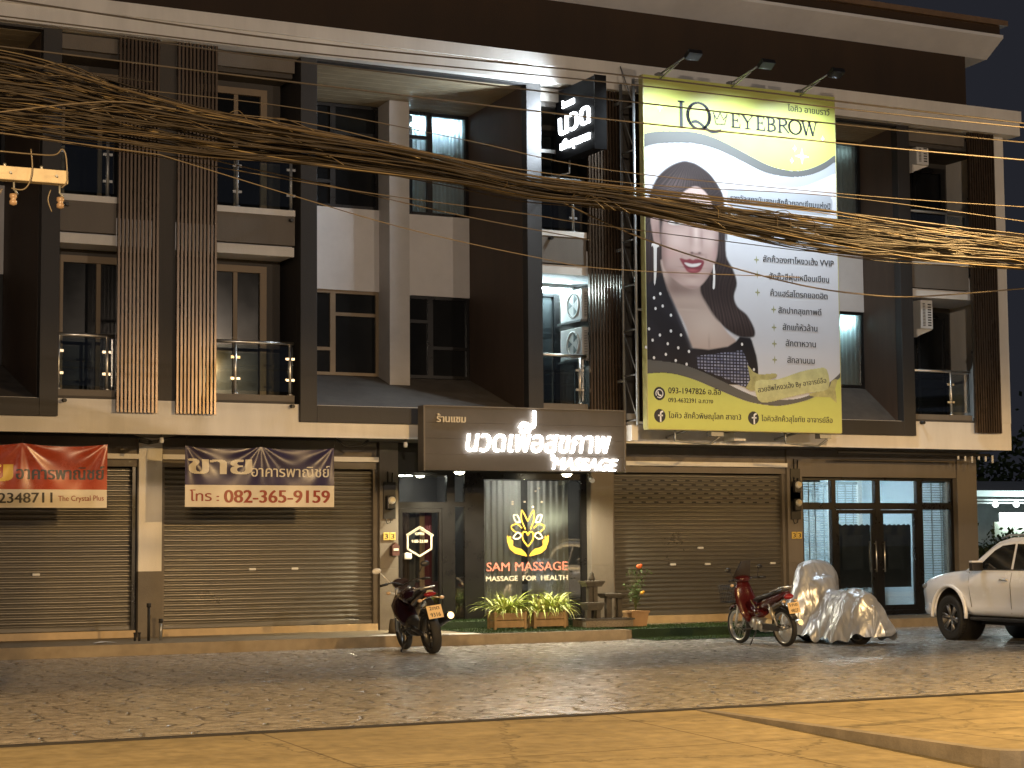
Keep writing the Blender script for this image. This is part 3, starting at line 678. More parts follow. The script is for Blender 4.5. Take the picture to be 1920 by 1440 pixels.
bp('pane', MB().box(14.14,14.33,0.19,0.197,0.33,2.25).box(14.14,14.33,0.19,0.197,2.33,2.838), M['glass'], SF)
bp('transom_pane', MB().box(13.09,13.99,0.19,0.197,2.33,2.79), M['glass'], SF)
DR = bp('door', MB().box(13.095,13.15,0.165,0.215,0.20,2.22).box(13.84,13.89,0.165,0.215,0.20,2.22).box(13.15,13.84,0.165,0.215,2.15,2.22).box(13.15,13.84,0.165,0.215,0.20,0.32), M['black'])
bp('pane', MB().box(13.15,13.84,0.187,0.193,0.32,2.15), M['glass'], DR)
bp('handle', MB().box(13.17,13.31,0.12,0.165,1.35,1.46), M['white'], DR, bevel=0.02)
room = MB().box(13.0,16.75,1.40,1.45,0.171,2.84).box(13.0,16.75,0.25,1.45,2.845,2.90).box(12.99,13.03,0.25,1.4,0.171,2.84).box(16.72,16.75,0.25,1.4,0.171,2.84).box(14.36,14.40,0.25,1.4,0.171,2.84)
bp('shop_room', room, mat('shop_wall', (0.12,0.11,0.105), 0.8, var=0.1))
def curtain(x0, x1, y, z0, z1, m, amp=0.03, freq=0.075, parent=None, ph=0.0):
    n = max(12, int((x1-x0)/0.012)); mb = MB()
    rows = []
    for t in (0, 0.25, 0.5, 0.75, 1):
        rows.append([(x0+(x1-x0)*j/n, y+amp*(0.6+0.4*t)*math.sin(2*math.pi*(x1-x0)*j/n/freq/1.6+ph+0.8*math.sin(j*0.05+ph))+0.3*amp*math.sin(j*0.31+t), z1+(z0-z1)*t) for j in range(n+1)])
    mb.grid(rows)
    return bp('curtain', mb, m, parent or SF)
SHEER = cloth('sheer_curtain', (0.66,0.64,0.61), 0.5)
DARKCUR = cloth('brown_curtain', (0.17,0.12,0.10), 0.4)
curtain(14.74, 15.55, 0.42, 0.36, 2.72, SHEER)
curtain(15.70, 16.50, 0.42, 0.36, 2.72, SHEER, ph=1.3)
curtain(13.05, 13.42, 0.48, 0.25, 2.2, DARKCUR, ph=0.5)
curtain(13.40, 13.68, 0.62, 0.25, 2.2, mat('grey_curtain', (0.13,0.12,0.13), 0.9), ph=2)
curtain(13.62, 13.72, 0.5, 0.75, 2.2, mat('peach_curtain', (0.42,0.28,0.2), 0.9), ph=2, amp=0.01)
curtain(13.71, 13.84, 0.47, 0.9, 2.2, mat('maroon_curtain', (0.16,0.035,0.05), 0.9), ph=1, amp=0.02)
bp('couch', MB().box(13.55,14.3,0.55,1.2,0.2,0.95), mat('maroon_couch', (0.10,0.03,0.035), 0.7), SF, bevel=0.05)
bp('inside_lamp', MB().box(13.42,13.62,0.8,0.95,2.80,2.84), mat('inside_lamp', (1,1,1), 0.4, emit=(1,0.93,0.8), estr=45), SF)
bp('inside_lamp', MB().box(15.2,15.8,0.9,1.0,2.80,2.84), MATS['inside_lamp'], SF)
bp('blue_cabinet', MB().box(13.08,13.35,0.9,1.1,2.3,2.75), mat('blue_cabinet', (0.10,0.2,0.34), 0.5), SF)
# lettering and emblem on the glass
DEC = mat('gold_decal', (0.70,0.44,0.06), 0.4, var=0.1, emit=(0.8,0.55,0.08), estr=0.03)
DECW = mat('cream_decal', (0.75,0.70,0.58), 0.5)
DECP = mat('coral_decal', (0.66,0.22,0.17), 0.5)
def atg(u, v): return (u, 0.1845, v)
lb = MB(); letters(lb, 'SAM MASSAGE', (14.755,1.13), (16.36,1.13), atg, grow=0.012, height=0.15)
bp('lettering', lb, DECP, SF)
lb = MB(); letters(lb, 'MASSAGE  FOR  HEALTH', (14.745,0.955), (16.36,0.955), atg, grow=0.02, height=0.085)
bp('lettering', lb, DECW, SF)
def stroke(mb, pts, w, at, k=8):
    c = spline(pts, k) if k > 1 else list(pts); loops = []
    for i in range(len(c)-1):
        a, b = Vector(c[i]), Vector(c[i+1]); d = (b-a)
        if d.length < 1e-6: continue
        n = Vector((-d.y, d.x)).normalized()*w/2; e = d.normalized()*w*0.25
        q = [a+n-e, a-n-e, b-n+e, b+n+e]; loops.append([(p.x, p.y) for p in q][::-1] if d.x*0+1 < 0 else [(p.x, p.y) for p in q])
    # same winding for each piece so the union fills
    L2 = []
    for l in loops:
        ar = sum(l[i][0]*l[(i+1)%4][1]-l[(i+1)%4][0]*l[i][1] for i in range(4))
        L2.append(l if ar > 0 else l[::-1])
    return shape_fill(mb, L2, at, 0.006)
cx, cz = 15.572, 1.38
em = MB()
for s in (-1, 1):
    hand = [(0.02,0.0),(0.10,0.012),(0.26,0.05),(0.36,0.13),(0.41,0.26),(0.415,0.36),(0.39,0.37),(0.375,0.29),(0.36,0.36),(0.335,0.36),(0.335,0.27),(0.31,0.30),(0.29,0.27),(0.30,0.19),(0.24,0.155),(0.13,0.13),(0.05,0.06)]
    flat(em, [(cx+s*a, cz+b) for a, b in hand], atg)
    stroke(em, [(cx, cz+0.17),(cx+s*0.10,cz+0.30),(cx+s*0.10,cz+0.41),(cx+s*0.04,cz+0.43),(cx,cz+0.37)], 0.026, atg)
    stroke(em, [(cx, cz+0.62),(cx+s*0.09,cz+0.78),(cx+s*0.12,cz+0.80),(cx+s*0.125,cz+0.65),(cx+s*0.05,cz+0.48)], 0.022, atg)
    stroke(em, [(cx+s*0.12,cz+0.50),(cx+s*0.22,cz+0.57),(cx+s*0.33,cz+0.52),(cx+s*0.25,cz+0.43),(cx+s*0.13,cz+0.40)], 0.022, atg)
bp('emblem', em, DEC, SF)
em = MB()
def atg2(u, v): return (u, 0.181, v)
for s in (-1, 1):
    stroke(em, [(cx+s*0.15,cz+0.60),(cx+s*0.20,cz+0.71),(cx+s*0.28,cz+0.72),(cx+s*0.24,cz+0.61),(cx+s*0.15,cz+0.60)], 0.022, atg2)
    stroke(em, [(cx+s*0.13,cz+0.36),(cx+s*0.20,cz+0.42),(cx+s*0.29,cz+0.33),(cx+s*0.20,cz+0.31),(cx+s*0.13,cz+0.36)], 0.022, atg2)
for a, b in ((-0.30,0.96),(-0.30,0.92),(-0.06,0.96),(0.10,0.87),(0.16,1.15),(0.28,0.96),(0.23,1.2)): stroke(em, [(cx+a-0.012,cz+b),(cx+a+0.012,cz+b)], 0.03, atg2, 1)
bp('emblem', em, DECW, SF)
hx = MB()
def atd(u, v): return (u, 0.1815, v)
hp = [(13.478,1.89),(13.70,1.76),(13.70,1.53),(13.478,1.405),(13.255,1.53),(13.255,1.76)]
for i in range(6): stroke(hx, [hp[i], hp[(i+1)%6]], 0.03, atd, 1)
stroke(hx, [(13.478,1.90),(13.73,1.755)], 0.035, atd, 1); stroke(hx, [(13.478,1.90),(13.24,1.765)], 0.035, atd, 1)
letters(hx, 'OPEN', (13.40,1.765), (13.56,1.765), atd, grow=0.02)
letters(hx, '9.00-22.00', (13.33,1.635), (13.63,1.635), atd, grow=0.02)
bp('hours_decal', hx, DECW, DR)

# ------------------------------------------------------------------ blinds shop at the right end (part of the row)
F4 = MB()
for a,b in ((21.40,21.46),(22.12,22.22),(23.16,23.28),(24.18,24.31),(25.02,25.08)): F4.box(a,b,0.14,0.24,0.171,2.828)
for a,b in ((21.46,22.12),(22.22,23.16),(23.28,24.18),(24.31,25.02)):
    F4.box(a,b,0.14,0.24,2.77,2.828); F4.box(a,b,0.14,0.24,2.21,2.34); F4.box(a,b,0.14,0.24,0.171,0.26)
S4 = bp('glass_front', F4, M['black'])
for a,b in ((21.46,22.12),(24.31,25.02)): bp('pane', MB().box(a,b,0.185,0.192,0.26,2.21).box(a,b,0.185,0.192,2.34,2.77), M['glass'], S4)
for a,b in ((22.22,23.16),(23.28,24.18)):
    bp('transom_pane', MB().box(a,b,0.185,0.192,2.34,2.77), M['glass'], S4)
    d = bp('glass_door', MB().box(a,a+0.07,0.15,0.23,0.263,2.205).box(b-0.07,b,0.15,0.23,0.263,2.205).box(a+0.07,b-0.07,0.15,0.23,2.13,2.205).box(a+0.07,b-0.07,0.15,0.23,0.263,0.36), M['black'])
    bp('pane', MB().box(a+0.07,b-0.07,0.187,0.193,0.36,2.13), M['glass'], d)
    hx0 = b-0.04 if a < 23 else a+0.04
    bp('handle', MB().tube([(hx0,0.09,1.0),(hx0,0.09,1.6)], 0.015, 8).tube([(hx0,0.15,1.05),(hx0,0.09,1.05)],0.01,6).tube([(hx0,0.15,1.55),(hx0,0.09,1.55)],0.01,6), M['chrome'], d)
def blind(x0, x1, z0, z1, y, m, name='venetian_blind', parent=None):
    mb = MB(); z = z0
    while z < z1:
        mb.add([(x0,y-0.018,z-0.008),(x1,y-0.018,z-0.008),(x1,y+0.018,z+0.010),(x0,y+0.018,z+0.010)], [(0,1,2,3)]); z += 0.05
    for x in (x0+0.12, (x0+x1)/2, x1-0.12): mb.box(x-0.012,x+0.012,y-0.022,y-0.020,z0,z1)
    mb.box(x0,x1,y-0.03,y+0.03,z1,z1+0.05)
    return bp(name, mb, m, parent or S4)
BL = mat('grey_blind', (0.34,0.37,0.36), 0.6, var=0.1)
blind(21.44, 21.98, 0.3, 2.74, 0.34, BL); blind(24.33, 25.03, 0.3, 2.74, 0.34, BL)
r4 = MB().box(21.345,25.075,5.0,5.05,0.171,3.3).box(21.345,25.075,0.25,5.0,3.22,3.28).box(21.345,21.36,0.46,5.0,0.171,3.22).box(25.065,25.078,0.46,5.0,0.171,3.22)
bp('shop_room', r4, mat('pale_room', (0.55,0.62,0.66), 0.8, var=0.05))
bp('room_floor', MB().box(21.36,25.06,0.46,5.0,0.171,0.20), mat('room_floor', (0.25,0.26,0.27), 0.35))
pt = MB().box(22.3,25.0,3.0,3.05,2.9,3.2)
for x in (22.35,23.3,24.2,24.95): pt.box(x-0.05,x+0.05,2.98,3.07,0.2,2.9)
bp('partition', pt, M['white'])
blind(22.42, 23.25, 0.9, 2.8, 3.03, BL); blind(23.36, 24.14, 0.9, 2.8, 3.03, BL); blind(24.26, 24.9, 0.9, 2.8, 3.03, BL)
TUBE4 = mat('room_tube', (1,1,1), 0.4, emit=(0.78,0.92,1.0), estr=130)
for y in (1.6, 3.9): bp('ceiling_tube', MB().tube([(22.2,y,3.17),(24.4,y,3.17)], 0.025, 8), TUBE4)
sh = MB()
for z in (0.35,0.55,0.75): sh.box(22.5,24.9,2.2,2.6,z,z+0.03)
for x in (22.52,23.7,24.86): sh.box(x,x+0.03,2.2,2.6,0.2,0.78)
for i in range(26):
    x = 22.55+random.random()*2.25; z = random.choice((0.38,0.58)); sh.box(x,x+0.06+random.random()*0.06,2.22,2.4,z,z+0.08+random.random()*0.08)
bp('shelf', sh, M['white'])
PST = mat('dark_poster', (0.030,0.034,0.042), 0.35, var=0.25, scale=2)
for k,(a,b,lab) in enumerate(((22.29,23.085,'dark poster with curled top hanging inside the left glass door of the blinds shop'),(23.37,24.06,'dark poster with curled top hanging inside the right glass door of the blinds shop'))):
    mb = MB(); rows = []
    for i in range(13):
        v = i/12; rows.append([(a+(b-a)*j/20, 0.215+0.012*math.sin(3*v+k)+0.01*math.sin(j*0.7)*(v > 0.9), 0.70+1.2*v+(0.035*math.sin(j*0.95)**2 if i == 12 else 0)) for j in range(21)])
    mb.grid(rows)
    pb = thing('poster', lab, 'poster', ((a+b)/2, 0.215, 0.70), group='posters in the glass doors')
    part('sheet', mb, PST, pb, world=True)
    part('picture', MB().box(a+0.1,b-0.2,0.199,0.2015,1.05,1.72), mat('poster_picture', (0.05,0.055,0.068), 0.4, var=0.4, scale=5), pb, world=True)

# ------------------------------------------------------------------ illuminated shop sign over the entrance
SG = thing('shop_sign', 'long taupe boarded shop sign with glowing white Thai letters above the massage shop entrance', 'sign', (14.7,-1.39,2.80))
pan = MB()
for i in range(4):
    z0 = 2.815+i*0.26; pan.hexa([(12.83,-1.50,z0-0.0),(16.58,-1.50,z0),(16.58,-1.29,z0),(12.83,-1.29,z0)], [(12.83,-1.50,z0+0.257),(16.58,-1.50,z0+0.257),(16.58,-1.29,z0+0.257),(12.83,-1.29,z0+0.257)])
part('panel', pan, mat('taupe_boards', (0.088,0.078,0.070), 0.65, var=0.2, scale=2), SG, world=True)
part('rim', MB().box(12.80,12.829,-1.51,-1.285,2.80,3.87).box(16.581,16.61,-1.51,-1.285,2.80,3.87).box(12.83,16.58,-1.51,-1.285,3.856,3.875), M['dado'], SG, world=True)
part('bracket', MB().box(13.2,13.26,-1.289,-1.06,3.1,3.16).box(16.1,16.16,-1.289,-1.06,3.1,3.16), M['steel'], SG, world=True)
GLOW = mat('sign_glow', (1,1,1), 0.5, emit=(1.0,0.98,0.93), estr=8.0)
GLOWC = mat('sign_glow_cool', (1,1,1), 0.5, emit=(0.90,0.96,1.0), estr=5.5)
ats = lambda u, v: (u, -1.503, v)
mb = MB(); letters(mb, 'ร้านแซม', (13.03,3.60), (13.55,3.60), ats, grow=0.03, depth=0.03, lift=(0,-1,0))
part('lettering', mb, mat('cream_letters', (0.62,0.55,0.42), 0.5), SG, world=True)
mb = MB(); letters(mb, 'นวดเพื่อสุขภาพ', (13.55,3.13), (16.25,3.13), ats, grow=0.0, shear=0.18, height=0.36, depth=0.04, lift=(0,-1,0))
stroke(mb, [(14.55,3.53),(14.62,3.60),(14.80,3.56),(14.82,3.80)], 0.07, lambda u, v: (u,-1.545,v))
part('lettering', mb, GLOW, SG, world=True)
mb = MB(); letters(mb, 'MASSAGE', (15.17,2.85), (16.38,2.83), ats, grow=0.0, shear=0.25, height=0.20, depth=0.04, lift=(0,-1,0))
part('lettering', mb, GLOW, SG, world=True)

# projecting light box
PJ = thing('projecting_sign', 'black projecting sign box with glowing white Thai letters on the side facing left', 'sign', (15.73,-1.5,8.2))
part('box', MB().box(15.62,15.84,-2.30,-0.90,8.22,9.47), mat('sign_black', (0.004,0.004,0.005), 0.6, spec=0.1), PJ, world=True, bevel=0.01)
part('edge_trim', MB().box(15.615,15.845,-2.315,-2.301,8.21,9.48), M['black'], PJ, world=True)
part('bracket', MB().tube([(15.73,-1.2,8.22),(15.73,-1.2,8.0),(15.5,-0.9,7.95)],0.02,6).box(15.3,15.73,-0.85,-0.80,8.4,8.46).box(15.3,15.73,-0.85,-0.80,9.2,9.26), M['steel'], PJ, world=True)
atp = lambda u, v: (15.617, -0.92-u, v)
for s, a, b, h, g in (('ร้านแซม',(0.28,9.12),(0.70,9.13),0.11,0.015),('นวด',(0.16,8.66),(1.24,8.69),0.38,0.012),('เพื่อสุขภาพ',(0.20,8.40),(1.24,8.40),0.14,0.015)):
    mb = MB(); letters(mb, s, a, b, atp, grow=g, height=h, depth=0.03, lift=(-1,0,0))
    part('lettering', mb, GLOWC, PJ, world=True)
    l = bpy.data.lights.new('letter_light', 'SPOT'); l.energy = P_SIGN*h/0.38; l.color = (0.74,0.87,1.0); l.spot_size = R(165); l.spot_blend = 0.5; l.shadow_soft_size = 0.12
    lo = bpy.data.objects.new('letter_light', l); COL.objects.link(lo); lo.parent = PJ; lo.location = Vector((15.56,-0.92-(a[0]+b[0])/2,a[1]+h/2))-PJ.location; lo.rotation_euler = (0,R(90),0)

# ------------------------------------------------------------------ two vinyl banners under the fascia
def banner(name, label, x0, x1, z0, zs, z1, y, top_m, low_m, texts, sags, seed):
    t = thing(name, label, 'banner', ((x0+x1)/2, y, z0), group='property sale banners')
    rnd = random.Random(seed)
    knots = [x0]+sags+[x1]
    def fold(x, z):
        v = (z-z0)/(z1-z0); d = 0.0
        for q, kx in enumerate(knots):
            r = math.hypot((x-kx), (z1-z)*1.0)+0.05; a = math.atan2(x-kx, z1-z+0.03)
            d += 0.016*math.sin(a*9+q*1.7+seed)*min(1, r*2.2)*math.exp(-r*1.1)
        d += 0.012*math.sin(x*5+seed)*(1-v)*0.7
        return y-d
    def top(x):
        for a, b in zip(knots[:-1], knots[1:]):
            if a <= x <= b+1e-6: return 0.045*4*(x-a)*(b-x)/(b-a)**2
        return 0
    def at(u, v, off=0.0):
        s = max(0, (v-zs)/(z1-zs)); return (u, fold(u, v)-off, v-top(u)*s*s)
    n, m = 110, 34
    for nm, za, zb, mm in (('top_sheet',zs,z1,top_m),('bottom_sheet',z0,zs,low_m)):
        mb = MB(); mb.grid([[at(x0+(x1-x0)*j/n, za+(zb-za)*i/m) for j in range(n+1)] for i in range(m+1)])
        part(nm, mb, mm, t, world=True)
    for s, a, b, h, g, mm, sh in texts:
        tmp = MB(); letters(tmp, s, a, b, lambda u, v: (u, 0, v), grow=g, height=h, shear=sh)
        mb = MB()
        for f in tmp.f:
            q = [tmp.v[i] for i in f]; xa, xb, za, zb = q[0][0], q[1][0], q[0][2], q[2][2]
            k = max(1, int((xb-xa)/0.03)+1)
            for c in range(k):
                u0 = xa+(xb-xa)*c/k; u1 = xa+(xb-xa)*(c+1)/k
                mb.poly([at(u0,za,0.005), at(u1,za,0.005), at(u1,zb,0.005), at(u0,zb,0.005)])
        part('lettering', mb, mm, t, world=True)
    rp = MB()
    for kx in knots: rp.tube([(kx,y,z1), (kx+0.03,-1.0,3.345)], 0.006, 5)
    part('tie_rope', rp, M['rubber'], t, world=True)
VIO = mat('violet_vinyl', (0.022,0.015,0.075), 0.33, var=0.2, scale=3)
WHV = mat('white_vinyl', (0.68,0.62,0.52), 0.35, var=0.08, scale=3)
REDV = mat('red_vinyl', (0.40,0.050,0.014), 0.28, var=0.25, scale=2)
CREAMT = mat('cream_print', (0.78,0.72,0.60), 0.4); REDT = mat('dark_red_print', (0.26,0.03,0.02), 0.4); INK = mat('black_print', (0.02,0.018,0.018), 0.4); YEL = mat('yellow_print', (0.72,0.47,0.05), 0.4)
banner('sale_banner', 'creased violet and white vinyl sale banner with a red phone number', 8.95, 11.44, 2.215, 2.56, 3.17, -1.0, VIO, WHV,
       [('ขาย',(9.02,2.74),(10.02,2.74),0.30,0.035,CREAMT,0),('อาคารพาณิชย์',(10.03,2.70),(11.36,2.70),0.17,0.012,CREAMT,0),('โทร',(9.03,2.31),(9.38,2.31),0.15,0.012,REDT,0),(':',(9.46,2.31),(9.50,2.31),0.12,0.01,REDT,0),('082-365-9159',(9.59,2.285),(11.36,2.285),0.20,0.03,REDT,0)], [10.2], 3)
banner('sale_banner', 'creased glossy red and white vinyl sale banner cut off by the edge of the photo', 4.55, 7.72, 2.20, 2.475, 3.17, -1.0, REDV, WHV,
       [('ขาย',(5.0,2.60),(6.26,2.60),0.32,0.04,YEL,0),('อาคารพาณิชย์',(6.34,2.63),(7.67,2.63),0.19,0.03,INK,0),('2348711',(6.08,2.27),(6.88,2.28),0.15,0.02,INK,0),('The Crystal Plus',(6.97,2.30),(7.67,2.31),0.08,0.01,REDT,0)], [5.3,6.42], 5)

# ------------------------------------------------------------------ the big billboard on the facade
BB = thing('billboard', 'tall yellow and white beauty billboard with a smiling dark haired woman, on a steel frame', 'billboard', (18.78,-2.0,3.54))
def bbp(name, mb, m, parent=None): return part(name, mb, m, parent or BB, world=True)
BX, BZ = 16.73, 3.54
PANEL = bbp('panel', MB().box(16.765,20.80,-2.0,-1.86,3.54,9.67), mat('print_white', (0.66,0.67,0.72), 0.45, var=0.03, scale=1))
_layer = [0]
LEVEL = dict(yellow_field=1, grey_wave=1, pale_wave=1, hair=2, hair_strand=3, neck=3, chin_shadow=4, ear=4, face=5, cheek_shade=6, face_light=6, eye=7, brow=7, lips=7, teeth=8, jacket=6, jacket_folds=7,
             lower_grey_wave=7, lower_yellow_field=7, sequin_top=8, sequin_dots=8, earring=8, ribbon_tail=9, ribbon=10, ribbon_light=11, badge=1, sparkle=2, bullet=1, icon_disc=8)
def art(name, m, polys, smooth=0, at=None):
    y = -2.0-0.0005*LEVEL[name]
    A = lambda u, v: (BX+u, y, BZ+v)
    if name == 'sequin_dots':
        mb = MB()
        for p in polys: flat(mb, p, A, smooth)
        return bbp(name, mb, m, PANEL)
    for p in polys: bbp(name, flat(MB(), p, A, smooth), m, PANEL)
U0, U1, V1 = 0.036, 4.069, 6.129
YELP = mat('print_yellow', (0.56,0.60,0.15), 0.42, var=0.06, scale=2); DGR = mat('print_dark_grey', (0.115,0.115,0.112), 0.45); LGR = mat('print_light_grey', (0.40,0.42,0.46), 0.45)
HAIR = mat('print_hair', (0.045,0.032,0.036), 0.45, var=0.5, scale=5, streak=True); SKIN = mat('print_skin', (0.60,0.44,0.41), 0.45, var=0.05, scale=2); SKIN2 = mat('print_skin_shade', (0.36,0.24,0.22), 0.45, var=0.08)
NECK = mat('print_neck', (0.50,0.40,0.35), 0.45, var=0.1, scale=2); JACK = mat('print_jacket', (0.014,0.013,0.020), 0.45, var=0.3); PINK = mat('print_lips', (0.22,0.035,0.055), 0.45); TOOTH = mat('print_teeth', (0.75,0.73,0.72), 0.45)
STR = mat('print_strand', (0.15,0.11,0.115), 0.45, var=0.4, scale=9, streak=True); INKB = mat('print_ink', (0.022,0.026,0.034), 0.45); OLIVE = mat('print_olive', (0.33,0.34,0.17), 0.45); WH = mat('print_bright', (0.80,0.80,0.82), 0.45)
def wave(a): 
    p = spline(ART[a], 6); p = [(max(U0, min(U1, x)), z) for x, z in p]; p[0] = (U0, p[0][1]); p[-1] = (U1, p[-1][1]); return p
yt, dw, lw, lg, ly = (wave(k) for k in ('yellow_top','dark_wave','light_wave','low_grey','low_yellow'))
art('yellow_field', YELP, [[(U0,V1),(U1,V1)]+yt[::-1]])
art('grey_wave', DGR, [yt+dw[::-1]])
art('pale_wave', LGR, [dw+lw[::-1]])
# the printed portrait: one sheet of small faces whose print colour is mixed from soft-edged shapes
import numpy as np
def portrait():
    st = 0.0125; us = np.arange(U0, 2.30, st); vs = np.arange(0.80, 4.72, st); U, V = np.meshgrid(us, vs)
    bg = np.array((0.66,0.67,0.72)); colr = np.ones(U.shape+(3,))*bg; cov = np.zeros(U.shape)
    q = lambda x, y: (-2.2447+2.41664e-3*x-3.792e-5*y, 3.76075+1.444e-4*x-2.07533e-3*y)
    def sd(p):
        ins = np.zeros(U.shape, bool); d = np.full(U.shape, 1e9); n = len(p)
        for i in range(n):
            (x0, y0), (x1, y1) = p[i], p[(i+1) % n]
            if y0 != y1:
                c = ((V >= min(y0,y1)) & (V < max(y0,y1))); ins ^= c & (U < x0+(x1-x0)*(V-y0)/(y1-y0))
            dx, dy = x1-x0, y1-y0; L = dx*dx+dy*dy+1e-12; t = np.clip(((U-x0)*dx+(V-y0)*dy)/L, 0, 1)
            d = np.minimum(d, (U-x0-t*dx)**2+(V-y0-t*dy)**2)
        return np.where(ins, np.sqrt(d), -np.sqrt(d))
    def lay(al, c):
        al = np.clip(al, 0, 1)[..., None]; c = np.asarray(c, float); colr[:] = colr*(1-al)+c*al
    def shape(pts, c, soft=0.012, alpha=1.0, k=4, cover=True, clip=None):
        p = spline(pts, k, True) if k else pts; m = np.clip(sd(p)/soft*0.5+0.5, 0, 1)*alpha
        if clip is not None: m = m*clip
        lay(m, c)
        if cover: np.maximum(cov, m, out=cov)
        return m
    def ell(x, y, rx, ry, c, alpha, clip=None, p=1.0):
        cu, cv = q(x, y); r = ((U-cu)/(rx*2.4166e-3))**2+((V-cv)/(ry*2.075e-3))**2; m = np.exp(-r*1.2*p)*alpha
        lay(m if clip is None else m*clip, c)
    flow = U+0.07*np.sin(V*3.1+0.6)+0.03*np.sin(V*6.3+U*3)
    swirl = np.arctan2(U-0.98, np.maximum(4.85-V, 0.02))*0.75; top = np.clip((V-3.5)/0.7, 0, 1); flow = flow*(1-top)+swirl*top
    strand = 0.5*np.sin(flow*95)+0.3*np.sin(flow*173+1)+0.2*np.sin(flow*61+2+V)
    sheen = 1.5*np.exp(-((V-4.30-0.25*(U-0.9))/0.17)**2)*np.exp(-((U-0.62)/0.30)**2)+0.8*np.exp(-((V-2.0)/0.25)**2)+0.5*np.exp(-((V-3.2)/0.35)**2)
    hm = shape(ART['hair'], (0.040,0.027,0.028), 0.02)
    hc = np.stack([0.030+0.026*strand*0.6+0.060*sheen*(0.5+0.5*strand), 0.020+0.016*strand*0.6+0.044*sheen*(0.5+0.5*strand), 0.020+0.015*strand*0.6+0.043*sheen*(0.5+0.5*strand)], -1); hc = np.clip(hc, 0.006, 1)
    colr[:] = colr*(1-hm[..., None])+hc*hm[..., None]
    # neck and chest
    nm = shape(ART['neck'], (0.52,0.405,0.36), 0.02)
    ell(1250,730,210,70,(0.17,0.105,0.095),0.7,nm); ell(1330,880,200,40,(0.34,0.24,0.20),0.35,nm); ell(1460,1060,190,150,(0.66,0.55,0.49),0.8,nm); ell(1180,640,60,130,(0.17,0.10,0.09),0.6,nm)
    ell(1300,905,120,10,(0.60,0.50,0.45),0.5,nm); ell(1480,1190,10,70,(0.30,0.21,0.18),0.4,nm); ell(1440,740,50,90,(0.17,0.105,0.095),0.5,nm)
    em = shape(ART['ear'], (0.42,0.29,0.265), 0.015); ell(1040,250,22,70,(0.26,0.16,0.15),0.6,em)
    # face
    fm = shape(ART['face'], (0.50,0.365,0.335), 0.016)
    ell(1320,30,150,120,(0.58,0.45,0.42),0.7,fm); ell(1205,330,85,80,(0.68,0.53,0.50),0.7,fm); ell(1490,330,60,80,(0.64,0.50,0.47),0.6,fm); ell(1335,665,70,35,(0.64,0.50,0.46),0.6,fm)
    ell(1088,400,42,240,(0.20,0.12,0.11),0.75,fm); ell(1565,400,45,240,(0.22,0.14,0.13),0.75,fm); ell(1150,600,90,60,(0.28,0.17,0.155),0.6,fm); ell(1500,620,60,90,(0.28,0.18,0.165),0.6,fm); ell(1110,60,60,120,(0.22,0.14,0.13),0.6,fm); ell(1540,60,45,120,(0.22,0.14,0.13),0.6,fm)
    ell(1160,430,75,60,(0.56,0.32,0.31),0.35,fm); ell(1525,430,45,60,(0.54,0.32,0.31),0.35,fm); ell(1335,620,75,20,(0.33,0.20,0.185),0.5,fm); ell(1330,715,110,16,(0.25,0.15,0.14),0.5,fm)
    ell(1370,240,20,150,(0.72,0.59,0.55),0.75,fm); ell(1325,280,18,140,(0.36,0.24,0.22),0.45,fm); ell(1418,300,14,120,(0.34,0.22,0.21),0.55,fm)
    ell(1368,395,42,34,(0.64,0.49,0.46),0.7,fm); ell(1372,436,66,13,(0.22,0.125,0.115),0.75,fm); ell(1335,424,14,9,(0.08,0.04,0.04),0.9,fm); ell(1400,426,14,9,(0.08,0.04,0.04),0.9,fm); ell(1365,466,14,20,(0.42,0.30,0.28),0.5,fm)
    ell(1250,470,12,30,(0.36,0.24,0.22),0.4,fm); ell(1455,470,12,34,(0.34,0.22,0.21),0.4,fm)
    for ex, w in ((1205,1.0),(1472,0.85)):
        ell(ex,160,90*w,42,(0.25,0.15,0.14),0.65,fm); shape([q(ex-72*w,172),q(ex-30*w,140),q(ex+25*w,142),q(ex+70*w,172),q(ex+25*w,190),q(ex-30*w,190)], (0.62,0.58,0.56), 0.012, 1, 4, False)
        ell(ex,166,30*w,26,(0.02,0.013,0.012),1.0,fm,1.6); ell(ex+8,158,7,6,(0.8,0.8,0.8),0.9,fm)
        shape([q(ex-80*w,172),q(ex-30*w,136),q(ex+25*w,138),q(ex+76*w,172),q(ex+25*w,148),q(ex-30*w,148)], (0.015,0.010,0.010), 0.014, 1, 4, False)
        shape([q(ex-92*w,104),q(ex-20*w,72),q(ex+80*w,98),q(ex+80*w,110),q(ex-20*w,92),q(ex-90*w,116)], (0.07,0.042,0.038), 0.022, 0.9, 4, False)
    shape(ART['lips'], (0.23,0.045,0.06), 0.012, 1, 4, False); ell(1340,572,50,12,(0.46,0.14,0.16),0.7); shape(ART['teeth'], (0.70,0.67,0.66), 0.008, 1, 3, False); ell(1335,549,90,6,(0.10,0.02,0.025),0.7,fm)
    # loose locks in front of ear and shoulder
    for pts in ([(935,120),(970,200),(985,420),(960,640),(925,700),(915,400)], [(1080,-10),(1140,-60),(1110,60),(1085,200),(1072,330),(1060,150)], [(1560,20),(1600,120),(1610,420),(1560,620),(1480,720),(1545,480),(1570,250)], [(1410,740),(1500,700),(1560,860),(1640,1000),(1560,1000),(1470,880)]):
        m = np.clip(sd(spline([q(*p) for p in pts], 4, True))/0.03*0.5+0.5, 0, 1)[..., None]; colr[:] = colr*(1-m)+hc*m
    # jacket with soft folds
    jm = shape(ART['jacket'], (0.012,0.011,0.016), 0.014, 1, 0)
    jn = np.clip(np.sin(U*9+V*5+2*np.sin(V*3))*0.5+0.1, 0, 1); lay(jm*jn*0.5, (0.030,0.028,0.040))
